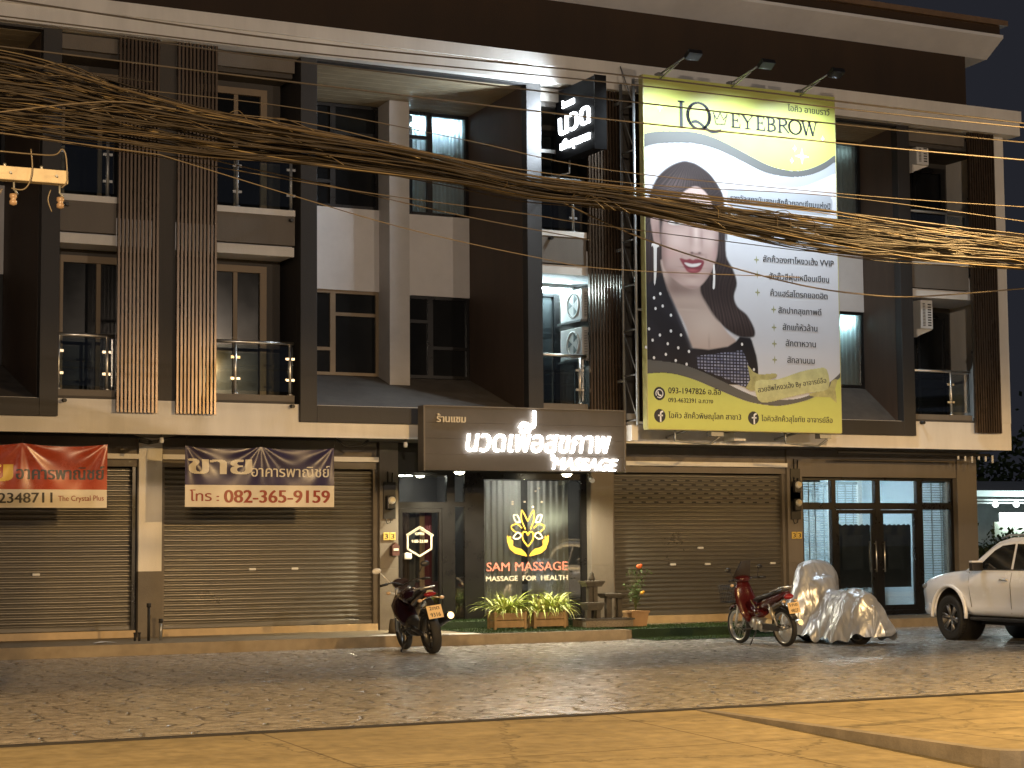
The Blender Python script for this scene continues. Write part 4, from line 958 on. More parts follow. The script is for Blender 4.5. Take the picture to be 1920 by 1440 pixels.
    for px, py, x1, y1 in ((1105,640,1335,1225),): 
        pl = [q(px,py),q(px+22,py+70),q(1210,900),q(1290,1095),q(x1+6,y1),q(x1-20,y1+6),q(1265,1110),q(1190,930)]; shape(pl, (0.045,0.042,0.055), 0.015, 0.8, 3, False)
    idx = -np.ones(U.shape, int); keep = cov > 0.02
    kq = keep[:-1,:-1]|keep[1:,:-1]|keep[:-1,1:]|keep[1:,1:]
    use = np.zeros(U.shape, bool); use[:-1,:-1] |= kq; use[1:,:-1] |= kq; use[:-1,1:] |= kq; use[1:,1:] |= kq
    idx[use] = np.arange(use.sum()); yy = -2.0-0.0005*5
    ve = [(BX+u, yy, BZ+v) for u, v in zip(U[use], V[use])]
    ii, jj = np.nonzero(kq); fa = np.stack([idx[ii,jj], idx[ii,jj+1], idx[ii+1,jj+1], idx[ii+1,jj]], 1).tolist()
    mb = MB().add(ve, fa)
    m = mat('print_portrait', (0.5,0.5,0.5), 0.45); nt = m.node_tree; at_ = nt.nodes.new('ShaderNodeAttribute'); at_.attribute_name = 'print'
    nt.links.new(at_.outputs['Color'], nt.nodes['Principled BSDF'].inputs['Base Color'])
    o = bbp('portrait', mb, m, PANEL)
    ca = o.data.color_attributes.new('print', 'FLOAT_COLOR', 'POINT'); c4 = np.ones((int(use.sum()), 4), np.float32); c4[:, :3] = colr[use]; ca.data.foreach_set('color', c4.ravel())
portrait()
art('lower_grey_wave', DGR, [lg+ly[::-1]])
art('lower_yellow_field', YELP, [ly+[(U1,0.0),(U0,0.0)]])
def sequin_mat():
    m = mat('print_sequins', (0.05,0.055,0.11), 0.45)
    nt = m.node_tree; tc = nt.nodes.new('ShaderNodeTexCoord'); mp = nt.nodes.new('ShaderNodeMapping'); mp.inputs['Rotation'].default_value = (math.pi/2,0,0)
    br = nt.nodes.new('ShaderNodeTexBrick'); br.offset = 0; br.inputs['Scale'].default_value = 1; br.inputs['Brick Width'].default_value = 0.068; br.inputs['Row Height'].default_value = 0.055; br.inputs['Mortar Size'].default_value = 0.012
    br.inputs['Color1'].default_value = (0.35,0.37,0.50,1); br.inputs['Color2'].default_value = (0.16,0.18,0.30,1); br.inputs['Mortar'].default_value = (0.02,0.02,0.035,1)
    nt.links.new(tc.outputs['Object'], mp.inputs[0]); nt.links.new(mp.outputs[0], br.inputs['Vector']); nt.links.new(br.outputs[0], nt.nodes['Principled BSDF'].inputs['Base Color'])
    return m
art('sequin_top', sequin_mat(), [ART['sequins']], 0)
circ = lambda c, r, n=12: [(c[0]+r*math.cos(2*math.pi*i/n), c[1]+r*math.sin(2*math.pi*i/n)) for i in range(n)]
art('sequin_dots', WH, [circ(c, 0.026, 8) for c in ART['dots']])
art('earring', TOOTH, [ART['earring'], ART['earring2']], 2)
RIB = mat('print_ribbon', (0.60,0.60,0.30), 0.45, var=0.3, scale=3)
art('ribbon_tail', mat('print_ribbon_fold', (0.50,0.47,0.20), 0.45, var=0.4, scale=5), [ART['ribbonL'], ART['ribbonR']], 2)
art('ribbon', RIB, [ART['ribbon']], 3)
art('badge', LGR, [ART['badge']], 2)
def star(c, r): return [(c[0]+(r if i % 2 == 0 else r*0.26)*math.sin(math.pi*i/4), c[1]+(r if i % 2 == 0 else r*0.26)*math.cos(math.pi*i/4)) for i in range(8)]
art('sparkle', WH, [star(c, r) for c, r in zip(ART['stars'], (0.075,0.15,0.065,0.065,0.065))])
art('bullet', OLIVE, [star(c, 0.075) for c in ART['bullets']])
art('icon_disc', INKB, [circ(c, 0.115, 20) for c in ART['icons']])
# the white marks inside the three discs
yb = -2.0-0.0005*12; ab = lambda u, v: (BX+u, yb, BZ+v)
mb = MB(); c = ART['icons'][0]
stroke(mb, [(c[0]+0.07*math.cos(t), c[1]+0.07*math.sin(t)) for t in [4.1+i*0.58 for i in range(11)]], 0.016, ab, 2)
stroke(mb, [(c[0]-0.03,c[1]+0.03),(c[0]-0.02,c[1]-0.01),(c[0]+0.01,c[1]-0.03),(c[0]+0.035,c[1]-0.03)], 0.024, ab)
for c in ART['icons'][1:]:
    stroke(mb, [(c[0]+0.06,c[1]+0.075),(c[0]+0.025,c[1]+0.06),(c[0]+0.015,c[1]+0.02),(c[0]+0.015,c[1]-0.10)], 0.03, ab); stroke(mb, [(c[0]-0.03,c[1]+0.005),(c[0]+0.055,c[1]+0.005)], 0.026, ab, 1)
bbp('icon_marks', mb, WH, PANEL)
# Thai lines
mb = MB()
for i, (s, a, b, c, d) in enumerate(ART_TEXT):
    m = (b+d)/2 if i != 7 else None
    letters(mb, s, (a, m if m is not None else b), (c, m if m is not None else d), ab, grow=0.016)
bbp('thai_lines', mb, INKB, PANEL)
# serif heading drawn stroke by stroke
mb = MB(); S = ART['serifs']
def serif(ch, x, z, w, h):
    P = lambda a, b: (x+a*w, z+b*h); t = 0.17*h
    bar = lambda a, b, k: stroke(mb, [P(*a), P(*b)], k, ab, 1)
    th, tn = 0.12*h+0.014, 0.045*h+0.012; sf = 0.03*h+0.012
    if ch == 'I': bar((0.5,0.01),(0.5,0.99),th); bar((0.1,0.01),(0.9,0.01),sf); bar((0.1,0.99),(0.9,0.99),sf)
    if ch == 'E':
        bar((0.22,0.02),(0.22,0.98),th); bar((0,0.02),(0.95,0.02),tn); bar((0,0.98),(0.9,0.98),tn); bar((0.22,0.52),(0.7,0.52),tn); bar((0.95,0.0),(1.0,0.25),tn); bar((0.9,1.0),(0.9,0.8),tn); bar((0.7,0.42),(0.7,0.62),tn)
    if ch == 'Y': bar((0.5,0.02),(0.5,0.5),th); bar((0.12,0.98),(0.5,0.48),th); bar((0.9,0.98),(0.52,0.48),tn); bar((-0.03,0.98),(0.3,0.98),sf); bar((0.72,0.98),(1.03,0.98),sf); bar((0.28,0.02),(0.72,0.02),sf)
    if ch in 'BR':
        bar((0.2,0.02),(0.2,0.98),th); bar((0,0.02),(0.4,0.02),sf)
        stroke(mb, [P(0,0.98),P(0.5,0.98),P(0.82,0.86),P(0.82,0.64),P(0.5,0.52),P(0.2,0.52)], tn*1.4, ab); bar((0.8,0.86),(0.8,0.65),th*0.8)
        if ch == 'B': stroke(mb, [P(0.5,0.52),P(0.9,0.4),P(0.92,0.16),P(0.5,0.02),P(0.2,0.02)], tn*1.4, ab); bar((0.9,0.38),(0.9,0.16),th*0.8)
        else: bar((0.5,0.52),(1.05,0.02),th*0.8)
    if ch in 'OQ':
        for k in range(28):
            a0, a1 = 2*math.pi*k/28, 2*math.pi*(k+1)/28; wd = tn+(th-tn)*abs(math.cos((a0+a1)/2))**1.5
            bar((0.5+0.5*math.cos(a0),0.5+0.5*math.sin(a0)),(0.5+0.5*math.cos(a1),0.5+0.5*math.sin(a1)),wd)
        if ch == 'Q': stroke(mb, [P(0.2,0.24),P(0.45,0.26),P(0.8,0.06),P(1.1,-0.06),P(1.5,0.02)], tn*1.6, ab)
    if ch == 'W':
        bar((0.05,0.98),(0.3,0.02),th); bar((0.3,0.02),(0.52,0.98),tn); bar((0.5,0.98),(0.75,0.02),th); bar((0.75,0.02),(0.97,0.98),tn); bar((-0.08,0.98),(0.18,0.98),sf); bar((0.42,0.98),(0.6,0.98),sf); bar((0.88,0.98),(1.08,0.98),sf)
serif('I', S[0][0]-0.03, S[1][1], 0.16, S[0][1]-S[1][1])
serif('Q', S[4][0], S[3][1], S[5][0]-S[4][0], S[2][1]-S[3][1])
xa, xb = S[7][0]+0.03, S[9][0]+0.01; zb, hh = (S[8][1]+S[10][1])/2, S[7][1]-S[8][1]
k = (xb-xa)/615.0
for ch, a, b in (('E',0,62),('Y',70,160),('E',177,238),('B',252,315),('R',330,405),('O',412,500),('W',505,612)): serif(ch, xa+a*k, zb, (b-a)*k, hh)
C3 = ART['crown']; stroke(mb, C3+[C3[0]], 0.020, ab, 1)
for c in (C3[0], C3[3], C3[5]): stroke(mb, [(c[0]-0.008,c[1]+0.012),(c[0]+0.008,c[1]+0.012)], 0.03, ab, 1)
bbp('heading', mb, INKB, PANEL)
# yellow wrap along the sides, steel frame behind, floodlight arms, service brackets
bbp('edge_wrap', MB().box(16.750,16.764,-2.0,-1.86,3.54,9.67).box(16.765,20.80,-2.0,-1.86,3.525,3.539).box(20.801,20.815,-2.0,-1.86,3.54,9.67), mat('wrap_yellow', (0.55,0.52,0.22), 0.5, var=0.2), PANEL)
tr = MB()
for x in (16.68, 18.1, 19.4, 20.75):
    for y in (-1.80, -1.36): tr.tube([(x,y,3.6),(x,y,9.62)], 0.03, 6)
    z = 3.7
    while z < 9.6:
        tr.tube([(x,-1.80,z),(x,-1.36,z)], 0.018, 6)
        if x < 17: tr.tube([(x,-1.80,z),(x,-1.36,z+0.78)], 0.012, 6)
        z += 0.78
for z in (3.65, 5.6, 7.6, 9.6): tr.tube([(16.68,-1.80,z),(20.75,-1.80,z)], 0.028, 6)
for x in (16.68, 20.75):
    for z in (4.4, 6.7, 9.3): tr.tube([(x,-1.36,z),(x,-1.0,z)], 0.03, 6)
bbp('truss', tr, M['steel'])
hb = MB()
for x in (17.6, 19.9):
    hb.tube([(x-0.2,-1.83,3.55),(x-0.2,-1.83,3.35),(x+0.5,-1.83,3.30),(x+0.7,-1.83,3.42),(x+0.7,-1.83,3.55)], 0.022, 6)
    hb.tube([(x+0.1,-1.83,3.55),(x+0.1,-1.06,3.45)], 0.022, 6); hb.box(x+0.5,x+0.75,-1.9,-1.75,3.44,3.53)
bbp('service_bracket', hb, M['steel'])
bbp('junction_box', MB().box(16.62,16.74,-1.7,-1.06,3.35,3.62).box(18.9,19.15,-1.4,-1.06,3.40,3.55), M['cream'])
for x in (17.10, 18.58, 20.05):
    ar = bbp('light_arm', MB().tube([(x,-1.95,9.70),(x,-3.02,9.84)], 0.016, 8).tube([(x,-1.9,9.60),(x,-2.6,9.76)], 0.014, 8).box(x-0.05,x+0.05,-2.03,-1.9,9.67,9.73), M['steel'])
    hd = MB().box(-0.13,0.13,-0.05,0.03,-0.09,0.09); hd.xf(Matrix.Translation((x,-3.08,9.80)) @ Matrix.Rotation(R(62),4,'X'))
    bbp('flood_head', hd, M['blackpl'], ar)
    ln = MB().box(-0.11,0.11,-0.058,-0.052,-0.07,0.07); ln.xf(Matrix.Translation((x,-3.08,9.80)) @ Matrix.Rotation(R(62),4,'X') @ Matrix.Rotation(math.pi,4,'Z') @ Matrix.Translation((0,0.022,0)))
    bbp('lens', ln, mat('flood_lens', (1,1,1), 0.3, emit=(0.85,0.95,1), estr=3), ar)
    l = bpy.data.lights.new('flood_light', 'SPOT'); l.energy = P_FLOOD; l.color = (0.76,0.90,1.0); l.spot_size = R(142); l.spot_blend = 1.0; l.shadow_soft_size = 0.06
    lo = bpy.data.objects.new('flood_light', l); COL.objects.link(lo); lo.parent = BB
    lo.location = Vector((x,-3.06,9.74))-BB.location
    d = Vector((x,-2.0,5.0))-Vector((x,-3.06,9.74)); lo.rotation_euler = d.to_track_quat('-Z','Y').to_euler()

# ------------------------------------------------------------------ small things on the step and the walls
TURF = mat('turf_base', (0.014,0.032,0.008), 0.95, var=0.3, scale=30, bump=0.5, bscale=300)
BLADE = mat('turf_blade', (0.030,0.070,0.014), 0.8, var=0.3, scale=8)
def turf(name, label, x0, x1, prof):
    """artificial turf laid over a profile of (y, z) points, with a pile of short blades"""
    mb = MB(); rows = []
    n = int((x1-x0)/0.15)
    for y, z in prof: rows.append([(x0+(x1-x0)*j/n, y+0.008*math.sin(j*1.3), z) for j in range(n+1)])
    mb.grid(rows, smooth=False)
    t = thing(name, label, 'turf mat', ((x0+x1)/2, prof[-1][0], prof[-1][1]))
    part('backing', mb, TURF, t, world=True)
    bl = MB(); rnd = random.Random(int(x0*10))
    for (ya, za), (yb, zb) in zip(prof[:-1], prof[1:]):
        L = math.hypot(yb-ya, zb-za); k = int(L*(x1-x0)*700)
        ny, nz = (zb-za)/L, -(yb-ya)/L
        if nz < 0 or (abs(nz) < 0.1 and ny > 0): ny, nz = -ny, -nz
        for _ in range(k):
            u, s = rnd.random(), rnd.random(); x = x0+(x1-x0)*u; y = ya+(yb-ya)*s; z = za+(zb-za)*s; h = 0.018+0.016*rnd.random(); a = rnd.random()*6.28
            dx, dy = 0.006*math.cos(a), 0.006*math.sin(a); tx, ty = (rnd.random()-.5)*.02, (rnd.random()-.5)*.02
            bl.add([(x-dx,y-dy,z),(x+dx,y+dy,z),(x+tx,y+ny*h+ty,z+nz*h)], [(0,1,2)])
    o = part('pile', bl, BLADE, t, world=True); o['kind'] = 'stuff'
    return t
turf('turf_mat', 'green artificial turf covering the step before the massage shop glass', 13.45, 16.08, [(0.12,0.300),(-0.66,0.300),(-0.69,0.19),(-0.71,0.182),(-2.22,0.178)])
setting('step', MB().box(13.46,16.06,-0.65,0.10,0.172,0.292), G_STEP)
turf('turf_mat', 'dark green artificial turf hanging over the step edge before the right roller shutter', 16.35, 20.6, [(-0.75,0.160),(-2.06,0.158),(-2.085,0.015),(-2.11,0.012),(-2.85,0.006)])

# wooden planters with spider plants
WOODP = mat('planter_wood', (0.36,0.24,0.12), 0.75, var=0.3, scale=6, bump=0.2)
LEAF = mat('variegated_leaf', (0.42,0.52,0.09), 0.5, var=0.45, scale=9)
LEAF2 = mat('pale_leaf', (0.66,0.70,0.25), 0.5, var=0.3, scale=9)
def planter(x0, x1, y, z0, label, seed, spread=1.0, box=True):
    t = thing('planter', label, 'planter', ((x0+x1)/2, y, z0), group='planters before the glass')
    rnd = random.Random(seed)
    b = MB(); h = 0.27
    for k in range(2):
        b.box(x0,x1,y-0.13,y-0.105,z0+0.03+k*0.125,z0+0.145+k*0.125); b.box(x0,x1,y+0.105,y+0.13,z0+0.03+k*0.125,z0+0.145+k*0.125)
        b.box(x0,x0+0.022,y-0.104,y+0.104,z0+0.03+k*0.125,z0+0.145+k*0.125); b.box(x1-0.022,x1,y-0.104,y+0.104,z0+0.03+k*0.125,z0+0.145+k*0.125)
    part('box', b, WOODP, t, world=True, bevel=0.004)
    pb = MB()
    for x in (x0-0.004, x1-0.036):
        for yy in (y-0.137, y+0.097): pb.box(x,x+0.04,yy,yy+0.04,z0+0.0,z0+0.29)
    part('post', pb, WOODP, t, world=True)
    part('soil', MB().box(x0+0.02,x1-0.02,y-0.10,y+0.10,z0+0.2,z0+0.255), mat('soil', (0.03,0.02,0.013), 0.95), t, world=True)
    for nm, mm, cnt in (('leaves', LEAF, 120), ('pale_leaves', LEAF2, 70)):
        lf = MB()
        for _ in range(cnt):
            bx = x0+0.06+(x1-x0-0.12)*rnd.random(); by = y+(rnd.random()-.5)*0.14; a = rnd.random()*6.28; L = 0.28+0.34*rnd.random(); el = R(25+60*rnd.random())
            w = 0.013+0.010*rnd.random(); rows = []; px, pz = 0.0, 0.0; e = el
            for i in range(7):
                ww = w*(1-(i/6)**2.2)*(0.6+0.4*min(1, i/2)); cx_, cy_ = math.cos(a), math.sin(a)
                X, Yq, Z = bx+cx_*px*spread, by+cy_*px*0.75, z0+0.25+pz
                rows.append([(X-cy_*ww, Yq+cx_*ww, Z), (X, Yq, Z-ww*0.5), (X+cy_*ww, Yq-cx_*ww, Z)])
                px += L/6*math.cos(e); pz += L/6*math.sin(e); e -= R(20)*(0.6+0.5*rnd.random())
            lf.grid(rows)
        o = part(nm, lf, mm, t, world=True)
    return t
planter(14.13, 14.72, -1.25, 0.186, 'slatted wooden planter of bushy yellow green spider plants, leftmost of three by the glass', 11, 1.15)
planter(14.87, 15.47, -1.25, 0.186, 'slatted wooden planter of spider plants between the leftmost planter and the stone fountain', 12)
planter(15.36, 15.72, -0.86, 0.186, 'narrow planter of spider plants half hidden behind the stone fountain base', 13)

# tiered slate fountain on a woven base
FT = thing('fountain', 'small tiered slate fountain of stacked bowls standing on a woven basket base', 'fountain', (16.18,-1.35,0.18))
STN = mat('slate', (0.085,0.075,0.06), 0.7, var=0.4, scale=8, bump=0.3); BASK = mat('basket_weave', (0.26,0.22,0.17), 0.8, var=0.5, scale=40, bump=0.5, bscale=120)
part('base', MB().box(15.74,16.66,-1.60,-1.12,0.182,0.30), BASK, FT, world=True, bevel=0.01)
part('base', MB().box(15.72,16.68,-1.62,-1.10,0.301,0.33), STN, FT, world=True)
def bowl(x, y, z, w, d, h):
    return part('bowl', MB().hexa([(x-w*.38,y-d*.38,z),(x+w*.38,y-d*.38,z),(x+w*.38,y+d*.38,z),(x-w*.38,y+d*.38,z)], [(x-w*.5,y-d*.5,z+h),(x+w*.5,y-d*.5,z+h),(x+w*.5,y+d*.5,z+h),(x-w*.5,y+d*.5,z+h)]).box(x-w*.52,x+w*.52,y-d*.52,y+d*.52,z+h+.001,z+h+.03), STN, FT, world=True)
lg = MB()
for x, y, z1 in ((15.86,-1.45,0.47),(16.05,-1.45,0.47),(16.3,-1.35,0.66),(16.38,-1.25,0.66),(16.55,-1.3,0.66),(16.02,-1.22,0.86),(16.12,-1.22,0.86)): lg.box(x-.04,x+.04,y-.04,y+.04,0.331,z1)
part('pillar', lg, STN, FT, world=True)
bowl(15.96,-1.42,0.471,0.34,0.26,0.10); bowl(16.42,-1.3,0.661,0.42,0.3,0.05); bowl(16.08,-1.2,0.861,0.36,0.26,0.07)
part('figure', MB().lathe([(0.0,0.96),(0.05,0.965),(0.06,1.0),(0.035,1.05),(0.04,1.08),(0.0,1.12)], (16.08,-1.2,0), 10), STN, FT, world=True)

# potted rose
RT = thing('potted_rose', 'slender potted rose with one orange bloom in a square clay pot by the right shutter', 'potted plant', (16.95,-1.2,0.17))
part('pot', MB().hexa([(16.80,-1.33,0.17),(17.08,-1.33,0.17),(17.08,-1.07,0.17),(16.80,-1.07,0.17)], [(16.77,-1.36,0.40),(17.11,-1.36,0.40),(17.11,-1.04,0.40),(16.77,-1.04,0.40)]).box(16.755,17.125,-1.375,-1.025,0.401,0.435), mat('clay_pot', (0.40,0.25,0.13), 0.7, var=0.2), RT, world=True)
rs = MB(); rnd = random.Random(5); tips = []
for i in range(11):
    a = rnd.random()*6.28; h = 0.35+0.4*rnd.random(); q = 0.05+0.16*rnd.random()
    p = [(16.94,-1.2,0.42),(16.94+q*.3*math.cos(a),-1.2+q*.3*math.sin(a),0.42+h*.5),(16.94+q*math.cos(a),-1.2+q*math.sin(a),0.42+h)]
    rs.tube(p, [0.007,0.005,0.003], 5); tips.append(p)
rs.tube([(16.94,-1.2,0.42),(16.97,-1.2,0.8),(17.02,-1.2,1.17)], [0.007,0.005,0.004], 5)
part('stem', rs, mat('rose_stem', (0.09,0.11,0.04), 0.7), RT, world=True)
def leaf_cloud(mb, centers, n, rad, size, rnd):
    for _ in range(n):
        c = rnd.choice(centers); p = Vector((c[0]+rnd.gauss(0,rad),c[1]+rnd.gauss(0,rad),c[2]+rnd.gauss(0,rad)))
        d = Vector((rnd.gauss(0,1),rnd.gauss(0,1),rnd.gauss(0,.7))).normalized(); s = Vector((rnd.gauss(0,1),rnd.gauss(0,1),rnd.gauss(0,1))).cross(d).normalized(); L = size*(.6+.8*rnd.random())
        mb.add([p, p+d*L*.5+s*L*.28, p+d*L, p+d*L*.5-s*L*.28], [(0,1,2,3)])
    return mb
part('leaves', leaf_cloud(MB(), [t[1] for t in tips]+[t[2] for t in tips]+[(16.96,-1.2,0.85)], 230, 0.045, 0.055, rnd), mat('rose_leaf', (0.06,0.11,0.03), 0.6, var=0.4), RT, world=True)
for c, r, mm in (((17.02,-1.2,1.19),0.05,mat('orange_petal',(0.75,0.16,0.04),0.6)),((17.0,-1.32,0.74),0.035,mat('yellow_petal',(0.75,0.42,0.05),0.6))):
    part('bloom', MB().ball(c,(r,r,r*.8),10,6).ball((c[0]+.02,c[1]-.02,c[2]+.02),(r*.7,r*.7,r*.6),8,5), mm, RT, world=True)

# concrete parking marker on the step, pipe stubs
BM = thing('sign_base', 'round concrete sign base with a short bent post beside the left pier', 'sign base', (12.48,-1.2,0.17))
part('drum', MB().lathe([(0.0,0.18),(0.165,0.18),(0.155,0.30),(0.14,0.40),(0.0,0.41)], (12.48,-1.2,0), 24), mat('cast_concrete', (0.17,0.15,0.125), 0.9, var=0.25), BM, world=True)
part('post', MB().tube([(12.44,-1.2,0.40),(12.44,-1.2,0.74),(12.47,-1.2,0.80)], 0.03, 8).box(12.30,12.56,-1.23,-1.17,0.80,0.825), M['steel'], BM, world=True)
for k, (x, h, lab) in enumerate(((8.33,0.53,'thin dark steel pipe post, the taller of two beside the left pier foot'),(8.52,0.29,'thin dark steel pipe post, the shorter of two beside the left pier foot'))):
    t = thing('pipe_post', lab, 'pipe post', (x,-1.2,0.17), group='pipe posts on the step')
    part('pipe', MB().tube([(x,-1.2,0.171),(x,-1.2,0.17+h)], 0.022, 8), M['steel'] if k else M['rubber'], t, world=True)
    part('collar', MB().tube([(x,-1.2,0.15+h),(x,-1.2,0.21+h)], 0.034, 8), M['rubber'], t, world=True)
for x, y, lab in ((8.13,-1.15,'stubby capped pipe standing on the step, left one of a close pair'),(8.2,-1.15,'stubby capped pipe standing on the step, right one of a close pair')):
    single('pipe_stub', MB().tube([(x,y,0.171),(x,y,0.28)], 0.018, 8).tube([(x,y,0.281),(x,y,0.30)], 0.024, 8), M['rubber'], lab, 'pipe stub', group='pipe stubs on the step')
single('litter', MB().grid([[(7.4,-1.45,0.175),(7.55,-1.4,0.20),(7.72,-1.42,0.18)],[(7.42,-1.6,0.18),(7.57,-1.58,0.19),(7.75,-1.55,0.175)]]), M['cream'], 'crumpled pale scrap of paper lying on the step before the left shutter', 'litter')
light_patch_sheet = single('light_patch', MB().grid([[(20.35+0.2*i+0.04*j,-7.1+0.19*j+0.02*i,0.006+0.012*((i+j)%2)) for i in range(4)] for j in range(4)]), mat('light_patch', (0.45,0.52,0.6), 0.12), 'shiny pale plastic sheet lying on the paving beside the pickup', 'plastic sheet')  # added pale sheet imitates light falling on the paving

# electricity meters and little plates on the piers
def meter(x, z, label, s=1.0):
    t = thing('electric_meter', label, 'electric meter', (x,-0.01,z), group='electric meters on the piers')
    part('board', MB().box(-0.11*s,0.11*s,-0.02,-0.0,-0.06,0.56), M['blackpl'], t)
    part('case', MB().box(-0.075*s,0.075*s,-0.11,-0.021,0.10,0.33), M['blackpl'], t, bevel=0.02)
    part('glass_cover', MB().lathe([(0.0,-0.155),(0.05*s,-0.15),(0.065*s,-0.13),(0.068*s,-0.111)], (0,0,0.25), 16, axis='y'), M['white'], t)
    part('dial', MB().box(-0.04*s,0.04*s,-0.160,-0.157,0.23,0.29), M['offwhite'], t)
    part('conduit', MB().tube([(-0.04,-0.03,0.56),(-0.04,-0.03,0.74)],0.012,6).tube([(0.04,-0.03,0.56),(0.05,-0.03,0.72)],0.012,6).tube([(0.02,-0.05,-0.05),(0.0,-0.06,-0.12),(-0.06,-0.05,-0.14),(-0.08,-0.03,-0.06)],0.008,6), M['rubber'], t)
    return t
meter(12.83, 2.10, 'black electric meter with a white cover on the pier left of the shop door')
meter(21.17, 2.42, 'upper black electric meter on the pier beside the blinds shop')
meter(21.17, 2.08, 'lower black electric meter on the pier beside the blinds shop')
def plate(x, z, txt, label):
    t = thing('number_plate', label, 'house number', (x,-0.01,z), group='house number plates')
    part('plate', MB().box(-0.055,0.055,-0.018,-0.005,-0.065,0.065), mat('yellow_plate', (0.70,0.50,0.12), 0.45, var=0.15), t, bevel=0.008)
    mb = MB(); letters(mb, txt, (-0.03,-0.04), (0.03,-0.04), lambda u, v: (u,-0.0195,v), height=0.08, grow=0.02)
    part('digit', mb, INK, t)
plate(12.77, 1.745, '3', 'small yellow house number plate on the left pier, left of two')
plate(12.885, 1.745, '3', 'small yellow house number plate on the left pier, right of two')
plate(21.12, 1.72, '3', 'small yellow house number plate on the pier by the blinds shop, left of two')
plate(21.24, 1.72, '3', 'small yellow house number plate on the pier by the blinds shop, right of two')
lb_ = thing('letter_box', 'small dark red letter box on the pier left of the shop door', 'letter box', (12.90,-0.06,1.42))
part('case', MB().box(12.84,12.97,-0.12,-0.006,1.42,1.58).prism([(12.84,-0.12,1.581),(12.97,-0.12,1.581),(12.905,-0.12,1.64)], (0,0.11,0)), mat('maroon_tin', (0.12,0.05,0.045), 0.5, var=0.2), lb_, world=True)
part('flap', MB().box(12.86,12.95,-0.128,-0.121,1.50,1.54), M['cream'], lb_, world=True)

# lamps: two downlights under the shop sign, bare bulb holders under the fascia, a camera
def downlight(x, y, z, label):
    t = thing('downlight', label, 'downlight', (x,y,z), group='downlights over the entrance')
    part('housing', MB().lathe([(0.10,0.03),(0.10,0.10),(0.0,0.10)], (0,0,0), 20).lathe([(0.115,0.02),(0.115,0.035),(0.095,0.035),(0.095,0.02),(0.115,0.02)], (0,0,0), 20), M['white'], t)
    part('lens', MB().lathe([(0.0,-0.025),(0.06,-0.015),(0.093,0.025),(0.0,0.028)], (0,0,0), 20), mat('downlight_lens', (1,1,1), 0.5, emit=(1.0,0.92,0.66), estr=22), t)
    part('stem', MB().tube([(0,0,0.1),(0,0,0.46)], 0.015, 6), M['blackpl'], t)
    l = bpy.data.lights.new('downlight', 'SPOT'); l.energy = P_DOWN; l.color = (1.0,0.88,0.60); l.spot_size = R(150); l.spot_blend = 0.6; l.shadow_soft_size = 0.08
    lo = bpy.data.objects.new('downlight_light', l); COL.objects.link(lo); lo.parent = t; lo.location = (0,0,-0.04)
downlight(13.86,-0.62,2.80,'glowing round downlight under the sign, over the shop door')
downlight(15.93,-0.62,2.78,'glowing round downlight under the sign, over the right half of the show window')
for x, lab in ((8.57,'white bulb holder hanging from the soffit between the two banners'),(12.70,'white bulb holder hanging from the soffit just left of the shop sign')):
    t = thing('bulb_holder', lab, 'bulb holder', (x,-1.0,3.2), group='bulb holders under the fascia')
    part('bulb', MB().lathe([(0.0,3.20),(0.03,3.205),(0.036,3.24),(0.03,3.29),(0.0,3.29)], (x,-1.0,0), 12), M['white'], t, world=True)
    part('cap', MB().tube([(x,-1.0,3.291),(x,-1.0,3.344)], 0.02, 8), M['blackpl'], t, world=True)
t = thing('security_camera', 'small white security camera under the right end of the shop sign', 'camera', (16.6,-0.3,2.7))
part('body', MB().tube([(16.55,-0.42,2.70),(16.62,-0.2,2.76)], 0.045, 10), M['white'], t, world=True)
part('bracket', MB().tube([(16.62,-0.2,2.78),(16.64,-0.1,2.84)], 0.015, 6), M['white'], t, world=True)
t = thing('conduit_run', 'black cable conduit clipped along the wall under the fascia of the left shops', 'conduit', (8.5,-0.4,3.3))
part('pipe', MB().tube([(4.6,-0.7,3.33),(8.2,-0.7,3.32),(8.5,-0.7,3.24),(8.9,-0.7,3.32),(11.6,-0.7,3.33),(11.8,-0.6,3.22),(12.1,-0.6,3.24),(12.2,-0.6,3.33)], 0.022, 6), M['rubber'], t, world=True)
part('pipe', MB().tube([(8.3,-0.7,3.25),(8.45,-0.7,3.22),(8.6,-0.7,3.25)], 0.03, 6), M['rubber'], t, world=True)
t = thing('pipe_manifold', 'row of white pipe ends along a dark pipe under the fascia at the building corner', 'pipes', (25.0,-0.8,3.2))
part('pipe', MB().tube([(21.6,-0.8,3.26),(25.2,-0.8,3.25)], 0.03, 8), M['rubber'], t, world=True)
for i in range(6): part('pipe_end', MB().tube([(24.45+i*0.17,-0.8,3.25),(24.45+i*0.17,-0.8,3.16-0.03*(i%3))], 0.022, 8), M['white'], t, world=True)

